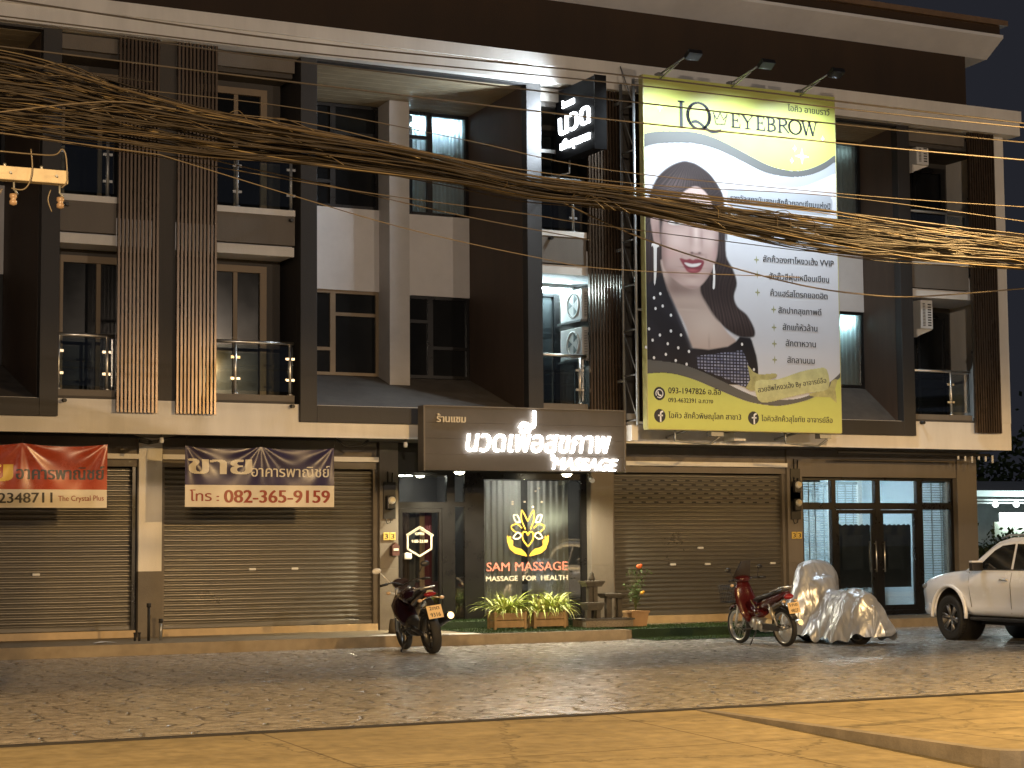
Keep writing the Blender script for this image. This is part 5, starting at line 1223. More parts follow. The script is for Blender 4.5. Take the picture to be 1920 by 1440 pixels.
# air conditioners
def aircon(x, y, z, face, label, bracket=True, group='air conditioner units'):
    """box 0.8 long along y, 0.3 deep along x; face=-1 the fan looks to -x, +1 to +x"""
    t = thing('air_conditioner', label, 'air conditioner', (x,y,z), group=group)
    part('case', MB().box(-0.145,0.145,-0.40,0.40,0.0,0.56), M['white'], t, bevel=0.015)
    fx = face*0.147
    part('fan_ring', MB().lathe([(0.22,0.0),(0.225,0.018*face),(0.20,0.018*face),(0.195,0.002*face)], (fx,-0.08,0.28), 28, axis='x'), M['offwhite'] if face > 0 else M['white'], t)
    fan = MB()
    for i in range(3):
        a = i*2.094
        fan.add([(fx+0.004*face,-0.08+0.03*math.cos(a),0.28+0.03*math.sin(a)),(fx+0.012*face,-0.08+0.19*math.cos(a-.35),0.28+0.19*math.sin(a-.35)),(fx+0.004*face,-0.08+0.19*math.cos(a+.45),0.28+0.19*math.sin(a+.45))], [(0,1,2)])
    part('fan', fan, mat('fan_grey', (0.16,0.19,0.19), 0.6), t)
    lv = MB()
    for i in range(9): lv.box(0.02,0.10,-0.404,-0.401,0.06+i*0.05,0.085+i*0.05)
    for i in range(16): lv.box(-0.10,-0.04,-0.404,-0.401,0.06+i*0.028,0.072+i*0.028)
    part('side_louvres', lv, mat('louvre_dark', (0.05,0.045,0.04), 0.6), t)
    if bracket:
        s = -face
        part('bracket', MB().prism([(-0.22*1,-0.36,-0.005),(0.16,-0.36,-0.005),(-0.22,-0.36,-0.15)], (0,0.03,0)).prism([(-0.22,0.3,-0.005),(0.16,0.3,-0.005),(-0.22,0.3,-0.15)], (0,0.03,0)).box(-0.23,-0.21,-0.36,0.33,-0.16,0.0), M['cream'], t)
    return t
aircon(23.70,-0.5,8.86,1,'white air conditioner on brackets high on the top floor balcony at the right end')
aircon(23.70,-0.5,5.66,1,'white air conditioner on brackets over the first floor balcony at the right end')
aircon(16.36,-0.32,5.52,-1,'white air conditioner on the bright lit balcony, upper of two', False)
aircon(16.33,-0.36,4.83,-1,'white air conditioner on the bright lit balcony, lower of two', False)
single('unit_rack', MB().box(16.15,16.76,-0.78,0.08,5.48,5.515).box(16.15,16.76,-0.78,0.08,4.79,4.825).box(16.48,16.52,-0.78,-0.74,3.905,5.48).box(16.48,16.52,0.04,0.08,3.905,5.48), M['steel'], 'grey steel rack that carries the two units on the lit balcony', 'rack')

# ------------------------------------------------------------------ motorbikes
RIM = mat('alloy_rim', (0.50,0.48,0.44), 0.3, metal=0.8); ENG = mat('cast_engine', (0.40,0.38,0.33), 0.4, metal=0.6, var=0.25, scale=12); CHR = M['chrome']
AMBER = mat('amber_lens', (0.6,0.42,0.25), 0.15); REDL = mat('red_lens', (0.22,0.012,0.012), 0.12); CLEAR = mat('clear_lens', (0.62,0.6,0.55), 0.12)
SEATM = mat('seat_vinyl', (0.018,0.017,0.018), 0.4, bump=0.1); PLT = mat('plate_ivory', (0.72,0.52,0.27), 0.4, var=0.1)
def wheel(t, x, r, w, spokes, ch=None):
    tw = part('tyre', MB().lathe([(r-0.052,-w*.40),(r-0.03,-w*.5),(r-0.008,-w*.36),(r,-w*.12),(r,w*.12),(r-0.008,w*.36),(r-0.03,w*.5),(r-0.052,w*.40)], (x,0,r), 40, axis='y'), M['rubber'], t)
    rm = MB().lathe([(r-0.05,-w*.36),(r-0.075,-w*.30),(r-0.068,0),(r-0.075,w*.30),(r-0.05,w*.36)], (x,0,r), 40, axis='y')
    rm.lathe([(0.0,-0.045),(0.035,-0.045),(0.03,0),(0.035,0.045),(0.0,0.045)], (x,0,r), 14, axis='y')
    if spokes == 'wire':
        for i in range(28):
            a = 2*math.pi*i/28; b = a+(0.35 if i % 2 else -0.35); s = 0.035 if i % 4 < 2 else -0.035
            rm.tube([(x+0.03*math.cos(b),s,r+0.03*math.sin(b)),(x+(r-0.07)*math.cos(a),0,r+(r-0.07)*math.sin(a))], 0.0022, 4)
    else:
        for i in range(5):
            a = 2*math.pi*i/5; rm.tube([(x+0.03*math.cos(a),0,r+0.03*math.sin(a)),(x+(r-0.07)*math.cos(a),0,r+(r-0.07)*math.sin(a))], [0.022,0.013], 6)
    part('rim', rm, RIM, tw)
    return tw
def skin(t, name, sec, m, n=14, parent=None):
    """body panel lofted through (x, z, half width, half height) stations"""
    rows = []
    for i, (x, z, a, b) in enumerate(sec):
        j0, j1 = sec[max(i-1,0)], sec[min(i+1,len(sec)-1)]; dx, dz = j1[0]-j0[0], j1[1]-j0[1]; L = math.hypot(dx,dz) or 1; nx, nz = -dz/L, dx/L
        rows.append([(x+nx*b*math.sin(w), a*math.cos(w), z+nz*b*math.sin(w)) for w in [2*math.pi*q/n for q in range(n)]])
    mb = MB().grid(rows, closed=True); k = len(sec)
    mb.f.append(list(range(n))[::-1]); mb.s.append(False); mb.f.append([(k-1)*n+q for q in range(n)]); mb.s.append(False)
    return part(name, mb, m, parent or t)
def plate_part(t, c, w, h, tilt, txt):
    pl = MB().box(-w/2,w/2,-0.004,0.0,-h/2,h/2)
    mx = Matrix.Translation(c) @ Matrix.Rotation(-math.pi/2,4,'Z') @ Matrix.Rotation(tilt,4,'X')
    p = part('number_plate', pl.xf(mx), PLT, t)
    mb = MB()
    for s, z, hh in txt: letters(mb, s, (-w*0.33,z), (w*0.33,z), lambda u, v: (u,-0.006,v), height=hh, grow=0.02)
    part('plate_lettering', mb.xf(mx), INK, p)
def underbone(loc, rz, lean):
    t = thing('motorbike', 'dark red step-through motorbike with front basket, parked before the right roller shutter', 'motorbike', loc, rz); t.rotation_euler = (lean, 0, rz)
    RED = mat('dark_red_paint', (0.055,0.006,0.006), 0.22, coat=0.6, var=0.15)
    wheel(t, 0.61, 0.29, 0.075, 'wire'); wheel(t, -0.61, 0.29, 0.085, 'wire')
    skin(t, 'leg_shield', [(0.40,0.98,0.10,0.05),(0.42,0.86,0.17,0.05),(0.36,0.70,0.20,0.045),(0.28,0.52,0.19,0.04),(0.20,0.36,0.13,0.03)], RED)
    skin(t, 'body_tunnel', [(0.30,0.62,0.07,0.10),(0.15,0.50,0.06,0.08),(0.0,0.48,0.07,0.08),(-0.12,0.56,0.09,0.10)], RED)
    skin(t, 'rear_cowl', [(-0.05,0.60,0.09,0.10),(-0.25,0.66,0.12,0.09),(-0.5,0.74,0.11,0.07),(-0.74,0.81,0.07,0.045),(-0.80,0.83,0.03,0.02)], RED)
    skin(t, 'seat', [(0.06,0.70,0.08,0.03),(-0.08,0.735,0.115,0.045),(-0.3,0.775,0.13,0.045),(-0.55,0.83,0.115,0.04),(-0.70,0.86,0.07,0.025)], SEATM)
    skin(t, 'front_fender', [(0.80,0.53,0.045,0.02),(0.72,0.60,0.06,0.03),(0.58,0.62,0.065,0.03),(0.42,0.55,0.055,0.025),(0.36,0.46,0.045,0.015)], RED)
    skin(t, 'rear_fender', [(-0.45,0.56,0.06,0.02),(-0.62,0.61,0.065,0.025),(-0.80,0.56,0.06,0.02),(-0.90,0.43,0.055,0.015)], M['blackpl'])
    skin(t, 'handlebar_cowl', [(0.30,1.02,0.06,0.03),(0.38,1.03,0.15,0.06),(0.46,1.02,0.13,0.065),(0.52,0.99,0.06,0.04)], RED)
    part('headlight', MB().ball((0.51,0,0.99),(0.03,0.075,0.05),12,8), CLEAR, t)
    ws = MB(); rows = []
    for i in range(7):
        v = i/6; rows.append([(0.50-0.16*v-0.5*(q/5-.5)**2*0.5, (q/5-.5)*(0.34-0.14*v), 1.05+0.26*v) for q in range(6)])
    part('windshield', ws.grid(rows), mat('smoked_visor', (0.06,0.055,0.055), 0.08), t)
    fk = MB()
    for s in (-1,1): fk.tube([(0.41,0.07*s,0.80),(0.61,0.07*s,0.29)], [0.024,0.02], 8)
    part('fork', fk, CHR, t)
    part('handlebar', MB().tube([(0.36,0.0,1.0),(0.36,0.16,1.03),(0.28,0.33,1.02)],0.012,8).tube([(0.36,0.0,1.0),(0.36,-0.16,1.03),(0.28,-0.33,1.02)],0.012,8).tube([(0.31,0.24,1.025),(0.26,0.35,1.02)],0.018,8).tube([(0.31,-0.24,1.025),(0.26,-0.35,1.02)],0.018,8), M['blackpl'], t)
    for s in (-1,1):
        part('mirror', MB().tube([(0.31,0.22*s,1.03),(0.33,0.27*s,1.16)],0.006,6).ball((0.335,0.30*s,1.19),(0.02,0.055,0.035),10,6), M['blackpl'], t)
        part('indicator', MB().ball((0.50,0.14*s,0.93),(0.03,0.035,0.025),8,6), AMBER, t)
        part('rear_indicator', MB().ball((-0.80,0.11*s,0.70),(0.03,0.035,0.022),8,6), AMBER, t)
        part('shock', MB().tube([(-0.42,0.13*s,0.66),(-0.60,0.13*s,0.33)],0.014,8).tube([(-0.45,0.13*s,0.60),(-0.54,0.13*s,0.44)],0.03,10), ENG, t)
    bk = MB()
    for z in (0.66,0.73,0.80,0.87,0.92): bk.tube([(0.58,-0.16,z),(0.86,-0.16,z),(0.86,0.16,z),(0.58,0.16,z),(0.58,-0.16,z)],0.005,5)
    for i in range(9):
        y = -0.16+0.04*i; bk.tube([(0.60,y*.85,0.66),(0.83,y*.85,0.66),(0.86,y,0.92)],0.0035,4); bk.tube([(0.58,y,0.92),(0.60,y*.85,0.66)],0.0035,4)
    for i in range(7):
        x = 0.59+0.045*i
        for s in (-1,1): bk.tube([(x,0.14*s,0.66),(x,0.16*s,0.92)],0.0035,4)
    bk.box(0.60,0.84,-0.135,0.135,0.665,0.67)
    part('basket', bk, M['blackpl'], t)
    skin(t, 'engine', [(0.20,0.33,0.09,0.09),(0.10,0.36,0.10,0.10),(0.0,0.33,0.12,0.11),(-0.12,0.31,0.12,0.11),(-0.22,0.33,0.08,0.08)], ENG)
    skin(t, 'cylinder', [(0.16,0.36,0.055,0.06),(0.26,0.39,0.06,0.065),(0.33,0.41,0.05,0.055)], ENG)
    part('crankcase_cover', MB().lathe([(0.0,0.135),(0.085,0.13),(0.095,0.10)],(0.03,0,0.33),20,axis='y').lathe([(0.0,0.135),(0.07,0.13),(0.08,0.10)],(-0.14,0,0.31),20,axis='y'), RIM, t)
    part('chain_case', MB().prism([(-0.14,0.10,0.36),(-0.58,0.10,0.35),(-0.66,0.10,0.30),(-0.6,0.10,0.24),(-0.14,0.10,0.26)],(0,0.03,0)), M['blackpl'], t, bevel=0.01)
    part('swingarm', MB().tube([(-0.15,0.09,0.33),(-0.61,0.09,0.29)],0.018,6).tube([(-0.15,-0.09,0.33),(-0.61,-0.09,0.29)],0.018,6), M['blackpl'], t)
    part('exhaust', MB().tube([(0.26,-0.05,0.34),(0.20,-0.12,0.20),(-0.15,-0.15,0.21),(-0.35,-0.15,0.26),(-0.82,-0.16,0.36)],[0.018,0.018,0.02,0.045,0.05],10), CHR, t)
    part('side_stand', MB().tube([(0.0,0.11,0.22),(-0.02,0.26,0.02)],0.012,6), M['blackpl'], t)
    part('foot_pegs', MB().tube([(0.05,-0.30,0.27),(0.05,0.30,0.27)],0.016,8), M['rubber'], t)
    part('grab_rail', MB().tube([(-0.45,0.10,0.84),(-0.78,0.10,0.92),(-0.84,0,0.92),(-0.78,-0.10,0.92),(-0.45,-0.10,0.84)],0.011,8), CHR, t)
    part('tail_light', MB().ball((-0.79,0,0.77),(0.045,0.09,0.045),12,8), REDL, t)
    plate_part(t, (-0.90,0,0.60), 0.21, 0.17, R(-14), [('1กข',0.025,0.05),('4827',-0.065,0.05)])
    return t
underbone((17.09,-4.85,0), R(91), R(-5))
def streetbike(loc, rz, lean):
    t = thing('motorbike', 'dark maroon motorbike seen from behind with fat rear tyre and ivory number plate', 'motorbike', loc, rz); t.rotation_euler = (lean, 0, rz)
    MAR = mat('maroon_paint', (0.012,0.003,0.004), 0.2, coat=0.7, var=0.2)
    wheel(t, 0.66, 0.30, 0.10, 'cast'); wheel(t, -0.66, 0.305, 0.15, 'cast')
    for w_ in t.children:
        for r_ in w_.children: r_.data.materials[0] = mat('dark_rim', (0.05,0.048,0.045), 0.35, metal=0.6)
    skin(t, 'tank', [(0.34,0.80,0.10,0.07),(0.25,0.85,0.16,0.11),(0.08,0.84,0.165,0.12),(-0.10,0.77,0.11,0.08)], MAR)
    skin(t, 'side_fairing', [(0.48,0.86,0.12,0.09),(0.38,0.72,0.23,0.12),(0.26,0.58,0.24,0.13),(0.12,0.46,0.20,0.10),(0.02,0.36,0.12,0.06)], MAR)
    skin(t, 'tail_cowl', [(-0.12,0.70,0.12,0.08),(-0.35,0.75,0.135,0.07),(-0.60,0.84,0.12,0.06),(-0.80,0.90,0.10,0.045),(-0.88,0.92,0.06,0.03)], MAR)
    skin(t, 'seat', [(0.0,0.79,0.10,0.03),(-0.15,0.80,0.14,0.04),(-0.36,0.83,0.13,0.035),(-0.45,0.90,0.12,0.05),(-0.70,0.96,0.09,0.03)], SEATM)
    skin(t, 'front_mask', [(0.60,0.96,0.05,0.05),(0.54,1.02,0.12,0.09),(0.44,1.02,0.13,0.08)], MAR)
    skin(t, 'front_fender', [(0.86,0.54,0.05,0.02),(0.74,0.63,0.07,0.03),(0.58,0.63,0.07,0.03),(0.45,0.55,0.05,0.02)], M['blackpl'])
    skin(t, 'engine', [(0.30,0.40,0.10,0.12),(0.15,0.42,0.15,0.15),(-0.02,0.38,0.17,0.15),(-0.18,0.36,0.14,0.12)], mat('dark_engine',(0.05,0.048,0.045),0.4,metal=0.5,var=0.3))
    skin(t, 'rear_hugger', [(-0.42,0.56,0.07,0.02),(-0.58,0.65,0.085,0.02),(-0.76,0.64,0.085,0.02),(-0.92,0.56,0.08,0.018)], M['blackpl'])
    part('tail_bracket', MB().prism([(-0.74,-0.045,0.82),(-0.84,-0.045,0.80),(-1.0,-0.045,0.58),(-0.97,-0.045,0.56)],(0,0.09,0)), M['blackpl'], t)
    fk = MB()
    for s in (-1,1): fk.tube([(0.40,0.10*s,0.96),(0.66,0.10*s,0.30)],[0.028,0.024],8)
    part('fork', fk, M['steel'], t)
    part('swingarm', MB().tube([(-0.1,0.12,0.40),(-0.66,0.13,0.305)],[0.04,0.025],8).tube([(-0.1,-0.12,0.40),(-0.66,-0.13,0.305)],[0.04,0.025],8), M['blackpl'], t)
    part('handlebar', MB().tube([(0.36,0.0,1.0),(0.34,0.18,1.06),(0.24,0.37,1.05)],0.013,8).tube([(0.36,0.0,1.0),(0.34,-0.18,1.06),(0.24,-0.37,1.05)],0.013,8), M['blackpl'], t)
    for s in (-1,1):
        part('grip', MB().tube([(0.28,0.28*s,1.055),(0.22,0.40*s,1.048)],0.019,8), M['rubber'], t)
        part('mirror', MB().tube([(0.32,0.22*s,1.07),(0.36,0.34*s,1.24)],0.008,6).ball((0.36,0.39*s,1.27),(0.022,0.075,0.045),12,8), M['blackpl'] if s < 0 else CLEAR, t)
        part('indicator', MB().tube([(-0.84,0.05*s,0.84),(-0.88,0.13*s,0.82)],0.009,6).ball((-0.89,0.17*s,0.815),(0.035,0.04,0.026),10,6), AMBER, t)
        part('front_indicator', MB().ball((0.52,0.2*s,0.90),(0.035,0.04,0.026),10,6), AMBER, t)
        part('foot_peg', MB().tube([(-0.22,0.14*s,0.38),(-0.24,0.30*s,0.38)],0.015,8), M['rubber'], t)
    part('exhaust', MB().tube([(0.2,-0.1,0.25),(-0.1,-0.18,0.28),(-0.30,-0.20,0.36)],0.025,8).tube([(-0.28,-0.20,0.35),(-0.40,-0.21,0.40),(-0.86,-0.25,0.52),(-0.90,-0.255,0.53)],[0.04,0.066,0.068,0.05],14), M['blackpl'], t)
    part('exhaust_tip', MB().tube([(-0.895,-0.255,0.528),(-0.93,-0.258,0.537)],0.052,14), CHR, t)
    part('tail_light', MB().ball((-0.88,0,0.885),(0.05,0.10,0.035),12,8), REDL, t)
    part('grab_rail', MB().tube([(-0.5,0.12,0.95),(-0.80,0.11,0.99),(-0.86,0,0.99),(-0.80,-0.11,0.99),(-0.5,-0.12,0.95)],0.012,8), CHR, t)
    part('side_stand', MB().tube([(0.0,0.14,0.25),(-0.04,0.30,0.05)],0.014,6), M['blackpl'], t)
    part('shock', MB().tube([(-0.2,0,0.66),(-0.4,0,0.40)],0.04,8), ENG, t)
    plate_part(t, (-1.00,0,0.63), 0.23, 0.20, R(-22), [('2กต',0.03,0.055),('9316',-0.075,0.06)])
    return t
streetbike((11.86,-3.42,0), R(84), R(-8))

# ------------------------------------------------------------------ motorcycle under a silver cover
CV = thing('covered_motorcycle', 'motorcycle hidden under a creased silver cover, parked between the red motorbike and the pickup', 'covered motorcycle', (18.35,-4.95,0), R(90))
def cover_rows():
    nx, ns = 120, 64; rows = []; rnd = random.Random(3)
    ph = [rnd.random()*6.28 for _ in range(12)]
    def H(x):  # top line of what is under the sheet (x forward)
        pts = [(-1.08,0.60),(-0.95,0.78),(-0.65,0.86),(-0.35,0.82),(-0.05,0.84),(0.2,1.06),(0.36,1.27),(0.46,1.30),(0.62,1.17),(0.85,0.95),(1.0,0.75)]
        for (a, b), (c, d) in zip(pts[:-1], pts[1:]):
            if a <= x <= c: s = (x-a)/(c-a); s = s*s*(3-2*s); return b+(d-b)*s
        return pts[0][1] if x < pts[0][0] else pts[-1][1]
    def W(x): return 0.12+0.20*math.exp(-((x-0.42)/0.28)**2)+0.10*math.exp(-((x+0.6)/0.4)**2)
    for i in range(nx+1):
        u = i/nx; x0 = -1.05+2.02*u; e = max(0, abs(u-0.5)*2-0.86)/0.14; row = []
        hem = 0.10+0.05*math.sin(u*23+1)+0.04*math.sin(u*51)
        for j in range(ns+1):
            t = j/ns*2-1; s = 1 if t >= 0 else -1; a = abs(t)
            top, w = H(x0), W(x0)*math.sqrt(max(0.05, 1-e*e*0.9)); 
            if a < 0.25: k = a/0.25; y = w*math.sin(k*1.57); z = top-0.10*(1-math.cos(k*1.57))
            else:
                k = (a-0.25)/0.75; flare = 0.26+0.06*math.exp(-((x0-0.42)/0.3)**2)
                y = w+(flare)*k**0.75*(1-0.25*e); z = top-0.10-(top-0.10-hem)*k
                f = k**0.7*(0.050*math.sin(x0*11+z*4+ph[0]*s)+0.022*abs(math.sin(x0*15-z*6+ph[1]*s))+0.006*math.sin(x0*41+z*11+ph[2]))
                y += f-0.05*math.sin(min(1,k*1.4)*3.14)*math.exp(-((x0+0.0)/0.22)**2)
            bulge = (1-abs(2*u-1)**3)
            xx = x0+(0.12*(1 if u > .5 else -1)*(1-z/max(top,0.1))*(abs(u-.5)*2)**3)+0.006*math.sin(z*15+i*0.25)*a+0.02*math.sin(z*11+t*4)
            zz = z+0.012*math.sin(x0*19+t*6)*(1-a*0.5)
            row.append((xx, y*s, max(0.02, zz)))
        rows.append(row)
    return rows
cr = cover_rows(); cm = MB().grid(cr)
for row in (cr[0], cr[-1]):      # the sheet closes over nose and tail
    n = len(row); mid = row[n//2]; inner = [(p[0]+(0.02 if row is cr[-1] else -0.02), p[1]*0.5, p[2]*0.98+0.005) for p in row]; cm.grid([row, inner]); cm.grid([inner, [(inner[n//2][0], 0, 0.12+0.0*q[2]) for q in inner]])
def cover_mat():
    m = mat('silver_cover', (0.52,0.55,0.60), 0.32, metal=0.6, var=0.12, scale=2)
    nt = m.node_tree; b = nt.nodes['Principled BSDF']; tc = nt.nodes.new('ShaderNodeTexCoord')
    n1 = nt.nodes.new('ShaderNodeTexNoise'); n1.inputs['Scale'].default_value = 5; n1.inputs['Detail'].default_value = 3; n1.inputs['Distortion'].default_value = 1.2
    n2 = nt.nodes.new('ShaderNodeTexVoronoi'); n2.inputs['Scale'].default_value = 9; n2.feature = 'SMOOTH_F1'
    ad = nt.nodes.new('ShaderNodeMath'); ad.operation = 'ADD'; bm = nt.nodes.new('ShaderNodeBump'); bm.inputs['Strength'].default_value = 0.55; bm.inputs['Distance'].default_value = 0.035
    mp = nt.nodes.new('ShaderNodeMapping'); mp.inputs['Scale'].default_value = (1.3,1.3,0.42); mp.inputs['Rotation'].default_value = (0.2,0.35,0); nt.links.new(tc.outputs['Object'], mp.inputs[0])
    nt.links.new(mp.outputs[0], n1.inputs[0]); nt.links.new(mp.outputs[0], n2.inputs[0]); nt.links.new(n1.outputs[0], ad.inputs[0]); nt.links.new(n2.outputs[0], ad.inputs[1])
    nt.links.new(ad.outputs[0], bm.inputs['Height']); nt.links.new(bm.outputs[0], b.inputs['Normal'])
    return m
part('cover', cm, cover_mat(), CV)
wheel(CV, 0.70, 0.30, 0.11, 'cast'); wheel(CV, -0.70, 0.30, 0.14, 'cast')
skin(CV, 'fairing', [(0.55,0.9,0.12,0.1),(0.3,0.7,0.16,0.2),(0.0,0.55,0.15,0.2),(-0.4,0.6,0.12,0.12),(-0.8,0.68,0.06,0.05)], M['blackpl'])
part('exhaust', MB().tube([(-0.3,0.2,0.3),(-0.95,0.24,0.30)],0.06,12), RIM, CV)

# ------------------------------------------------------------------ white pickup
PK = thing('pickup_truck', 'white double cab pickup truck with dark windows, cut off at the right', 'pickup truck', (21.22,-5.45,0), R(85)); PK.scale = (0.93,0.93,0.93)
PAINT = mat('pearl_white_paint', (0.80,0.83,0.90), 0.25, coat=0.8, var=0.03)
TINT = mat('tinted_window', (0.010,0.011,0.012), 0.06, spec=0.6)
st = [(0.98,0.55,0.80,0.60),(0.95,0.42,0.93,0.76),(0.88,0.40,1.00,0.86),(0.70,0.40,1.06,0.91),(0.45,0.40,1.11,0.935),(0.2,0.40,1.15,0.95),(0.0,0.40,1.17,0.955),(-0.25,0.40,1.19,0.955),(-0.45,0.42,1.20,0.945),(-0.62,0.42,1.21,0.935),(-1.0,0.42,1.21,0.93),(-1.7,0.42,1.22,0.93),(-2.4,0.42,1.23,0.935),(-2.7,0.42,1.24,0.945),(-3.1,0.42,1.25,0.955),(-3.5,0.42,1.25,0.95),(-4.1,0.42,1.25,0.93),(-4.25,0.5,1.24,0.91)]
rows = []
for x, zb, zt, w in st:
    hh = zt-zb; half = [(0.0,zb),(w*0.80,zb),(w*0.93,zb+hh*0.05),(w*0.975,zb+hh*0.16),(w*0.945,zb+hh*0.24),(w*0.97,zb+hh*0.42),(w*0.99,zb+hh*0.62),(w,zb+hh*0.72),(w*0.985,zb+hh*0.80),(w*0.965,zb+hh*0.93),(w*0.92,zb+hh*0.985),(w*0.80,zt+0.015),(w*0.45,zt+0.04),(0.0,zt+0.05)]
    rows.append([(x, y, z) for y, z in half]+[(x, -y, z) for y, z in half[-2:0:-1]])
bd = MB().grid(rows, closed=True); n = len(rows[0]); bd.f.append(list(range(n))); bd.s.append(False); bd.f.append([(len(rows)-1)*n+q for q in range(n)][::-1]); bd.s.append(False)
body = part('body', bd, PAINT, PK, fix=True)
def cut(o, x, r):
    c = bpy.data.objects.new('cutter', MB().lathe([(0.0,-1.2),(r,-1.2),(r,1.2),(0.0,1.2)],(x,0,0.44),48,axis='y').mesh('cutter', PAINT)); COL.objects.link(c)
    bm = bmesh.new(); bm.from_mesh(c.data); bmesh.ops.remove_doubles(bm, verts=bm.verts, dist=1e-5); bmesh.ops.recalc_face_normals(bm, faces=bm.faces); bm.to_mesh(c.data); bm.free()
    c.parent = o.parent
    b = o.modifiers.new('arch', 'BOOLEAN'); b.operation = 'DIFFERENCE'; b.object = c; b.solver = 'EXACT'
    bpy.context.view_layer.update()
    me = bpy.data.meshes.new_from_object(o.evaluated_get(bpy.context.evaluated_depsgraph_get()))
    o.modifiers.clear(); o.data = me; me.name = 'body'; bpy.data.objects.remove(c)
cut(body, 0.0, 0.475); cut(body, -3.1, 0.475)
part('wheel_well', MB().lathe([(0.0,-0.50),(0.468,-0.50),(0.468,-0.885)],(0,0,0.44),40,axis='y').lathe([(0.0,0.50),(0.468,0.50),(0.468,0.885)],(0,0,0.44),40,axis='y').lathe([(0.0,-0.50),(0.468,-0.50),(0.468,-0.885)],(-3.1,0,0.44),40,axis='y').lathe([(0.0,0.50),(0.468,0.50),(0.468,0.885)],(-3.1,0,0.44),40,axis='y'), M['blackpl'], PK)
for ax in (0.0, -3.1):
    for s in (-1, 1):
        ar = MB(); pp = [(ax+0.50*math.cos(w), 0.945*s, 0.44+0.50*math.sin(w)) for w in [R(-6+192*q/24) for q in range(25)]]
        ar.tube(pp, 0.034, 8); part('arch_flare', ar, PAINT, PK)
        tw = MB().lathe([(0.25,-0.10),(0.345,-0.135),(0.375,-0.115),(0.385,-0.05),(0.385,0.05),(0.375,0.115),(0.345,0.135),(0.25,0.10)],(ax,0.82*s,0.385),48,axis='y')
        for q in range(44):
            w = 2*math.pi*q/44; m4 = Matrix.Translation((ax,0.82*s,0.385)) @ Matrix.Rotation(w,4,'Y')
            tw.add([tuple(m4 @ Vector(p)) for p in ((0.383,-0.11,-0.014),(0.383,0.11,-0.014),(0.383,0.11,0.014),(0.383,-0.11,0.014),(0.394,-0.105,-0.011),(0.394,0.105,-0.011),(0.394,0.105,0.011),(0.394,-0.105,0.011))], [(4,5,6,7),(0,1,5,4),(1,2,6,5),(2,3,7,6),(3,0,4,7)])
        tyre = part('wheel', tw, M['rubber'], PK)
        rm = MB().lathe([(0.255,0.105*s),(0.245,0.115*s),(0.225,0.10*s),(0.215,-0.02*s),(0.0,-0.03*s)],(ax,0.82*s,0.385),40,axis='y')
        part('rim_barrel', rm, mat('rim_dark',(0.03,0.03,0.032),0.4,metal=0.5), tyre)
        sp = MB().lathe([(0.0,0.085*s),(0.045,0.085*s),(0.06,0.06*s)],(ax,0.82*s,0.385),20,axis='y')
        for q in range(6):
            w = 2*math.pi*q/6+0.2
            for dv in (-0.13, 0.13):
                a = (ax+0.04*math.cos(w), 0.82*s+0.075*s, 0.385+0.04*math.sin(w)); b_ = (ax+0.235*math.cos(w+dv), 0.82*s+0.092*s, 0.385+0.235*math.sin(w+dv))
                sp.tube([a,b_],[0.022,0.018],6)
        part('rim_spokes', sp, mat('rim_grey',(0.26,0.25,0.24),0.3,metal=0.8), tyre)
# cab
cb = [(-0.42,1.17,0.84),(-0.98,1.60,0.72),(-1.15,1.69,0.70),(-1.5,1.76,0.69),(-2.0,1.77,0.69),(-2.35,1.73,0.69),(-2.55,1.62,0.71),(-2.72,1.2,0.84)]
rows = []
SIDE = lambda z: 0.885-0.30*(z-1.18)      # both cab sides lean in along one plane
for x, zt, wt in cb:
    zs = max(zt-0.07, 1.185); ys = SIDE(zs)
    rows.append([(x,SIDE(1.18),1.18),(x,ys,zs),(x,ys-0.07,max(zt,1.19)),(x,ys*0.5,max(zt+0.02,1.2)),(x,-ys*0.5,max(zt+0.02,1.2)),(x,-ys+0.07,max(zt,1.19)),(x,-ys,zs),(x,-SIDE(1.18),1.18)])
cabm = MB().grid(rows, smooth=False)
part('cab', cabm, PAINT, PK)
def cabpt(x, z, s, off=0.006): return (x, s*(SIDE(z)+off), z)
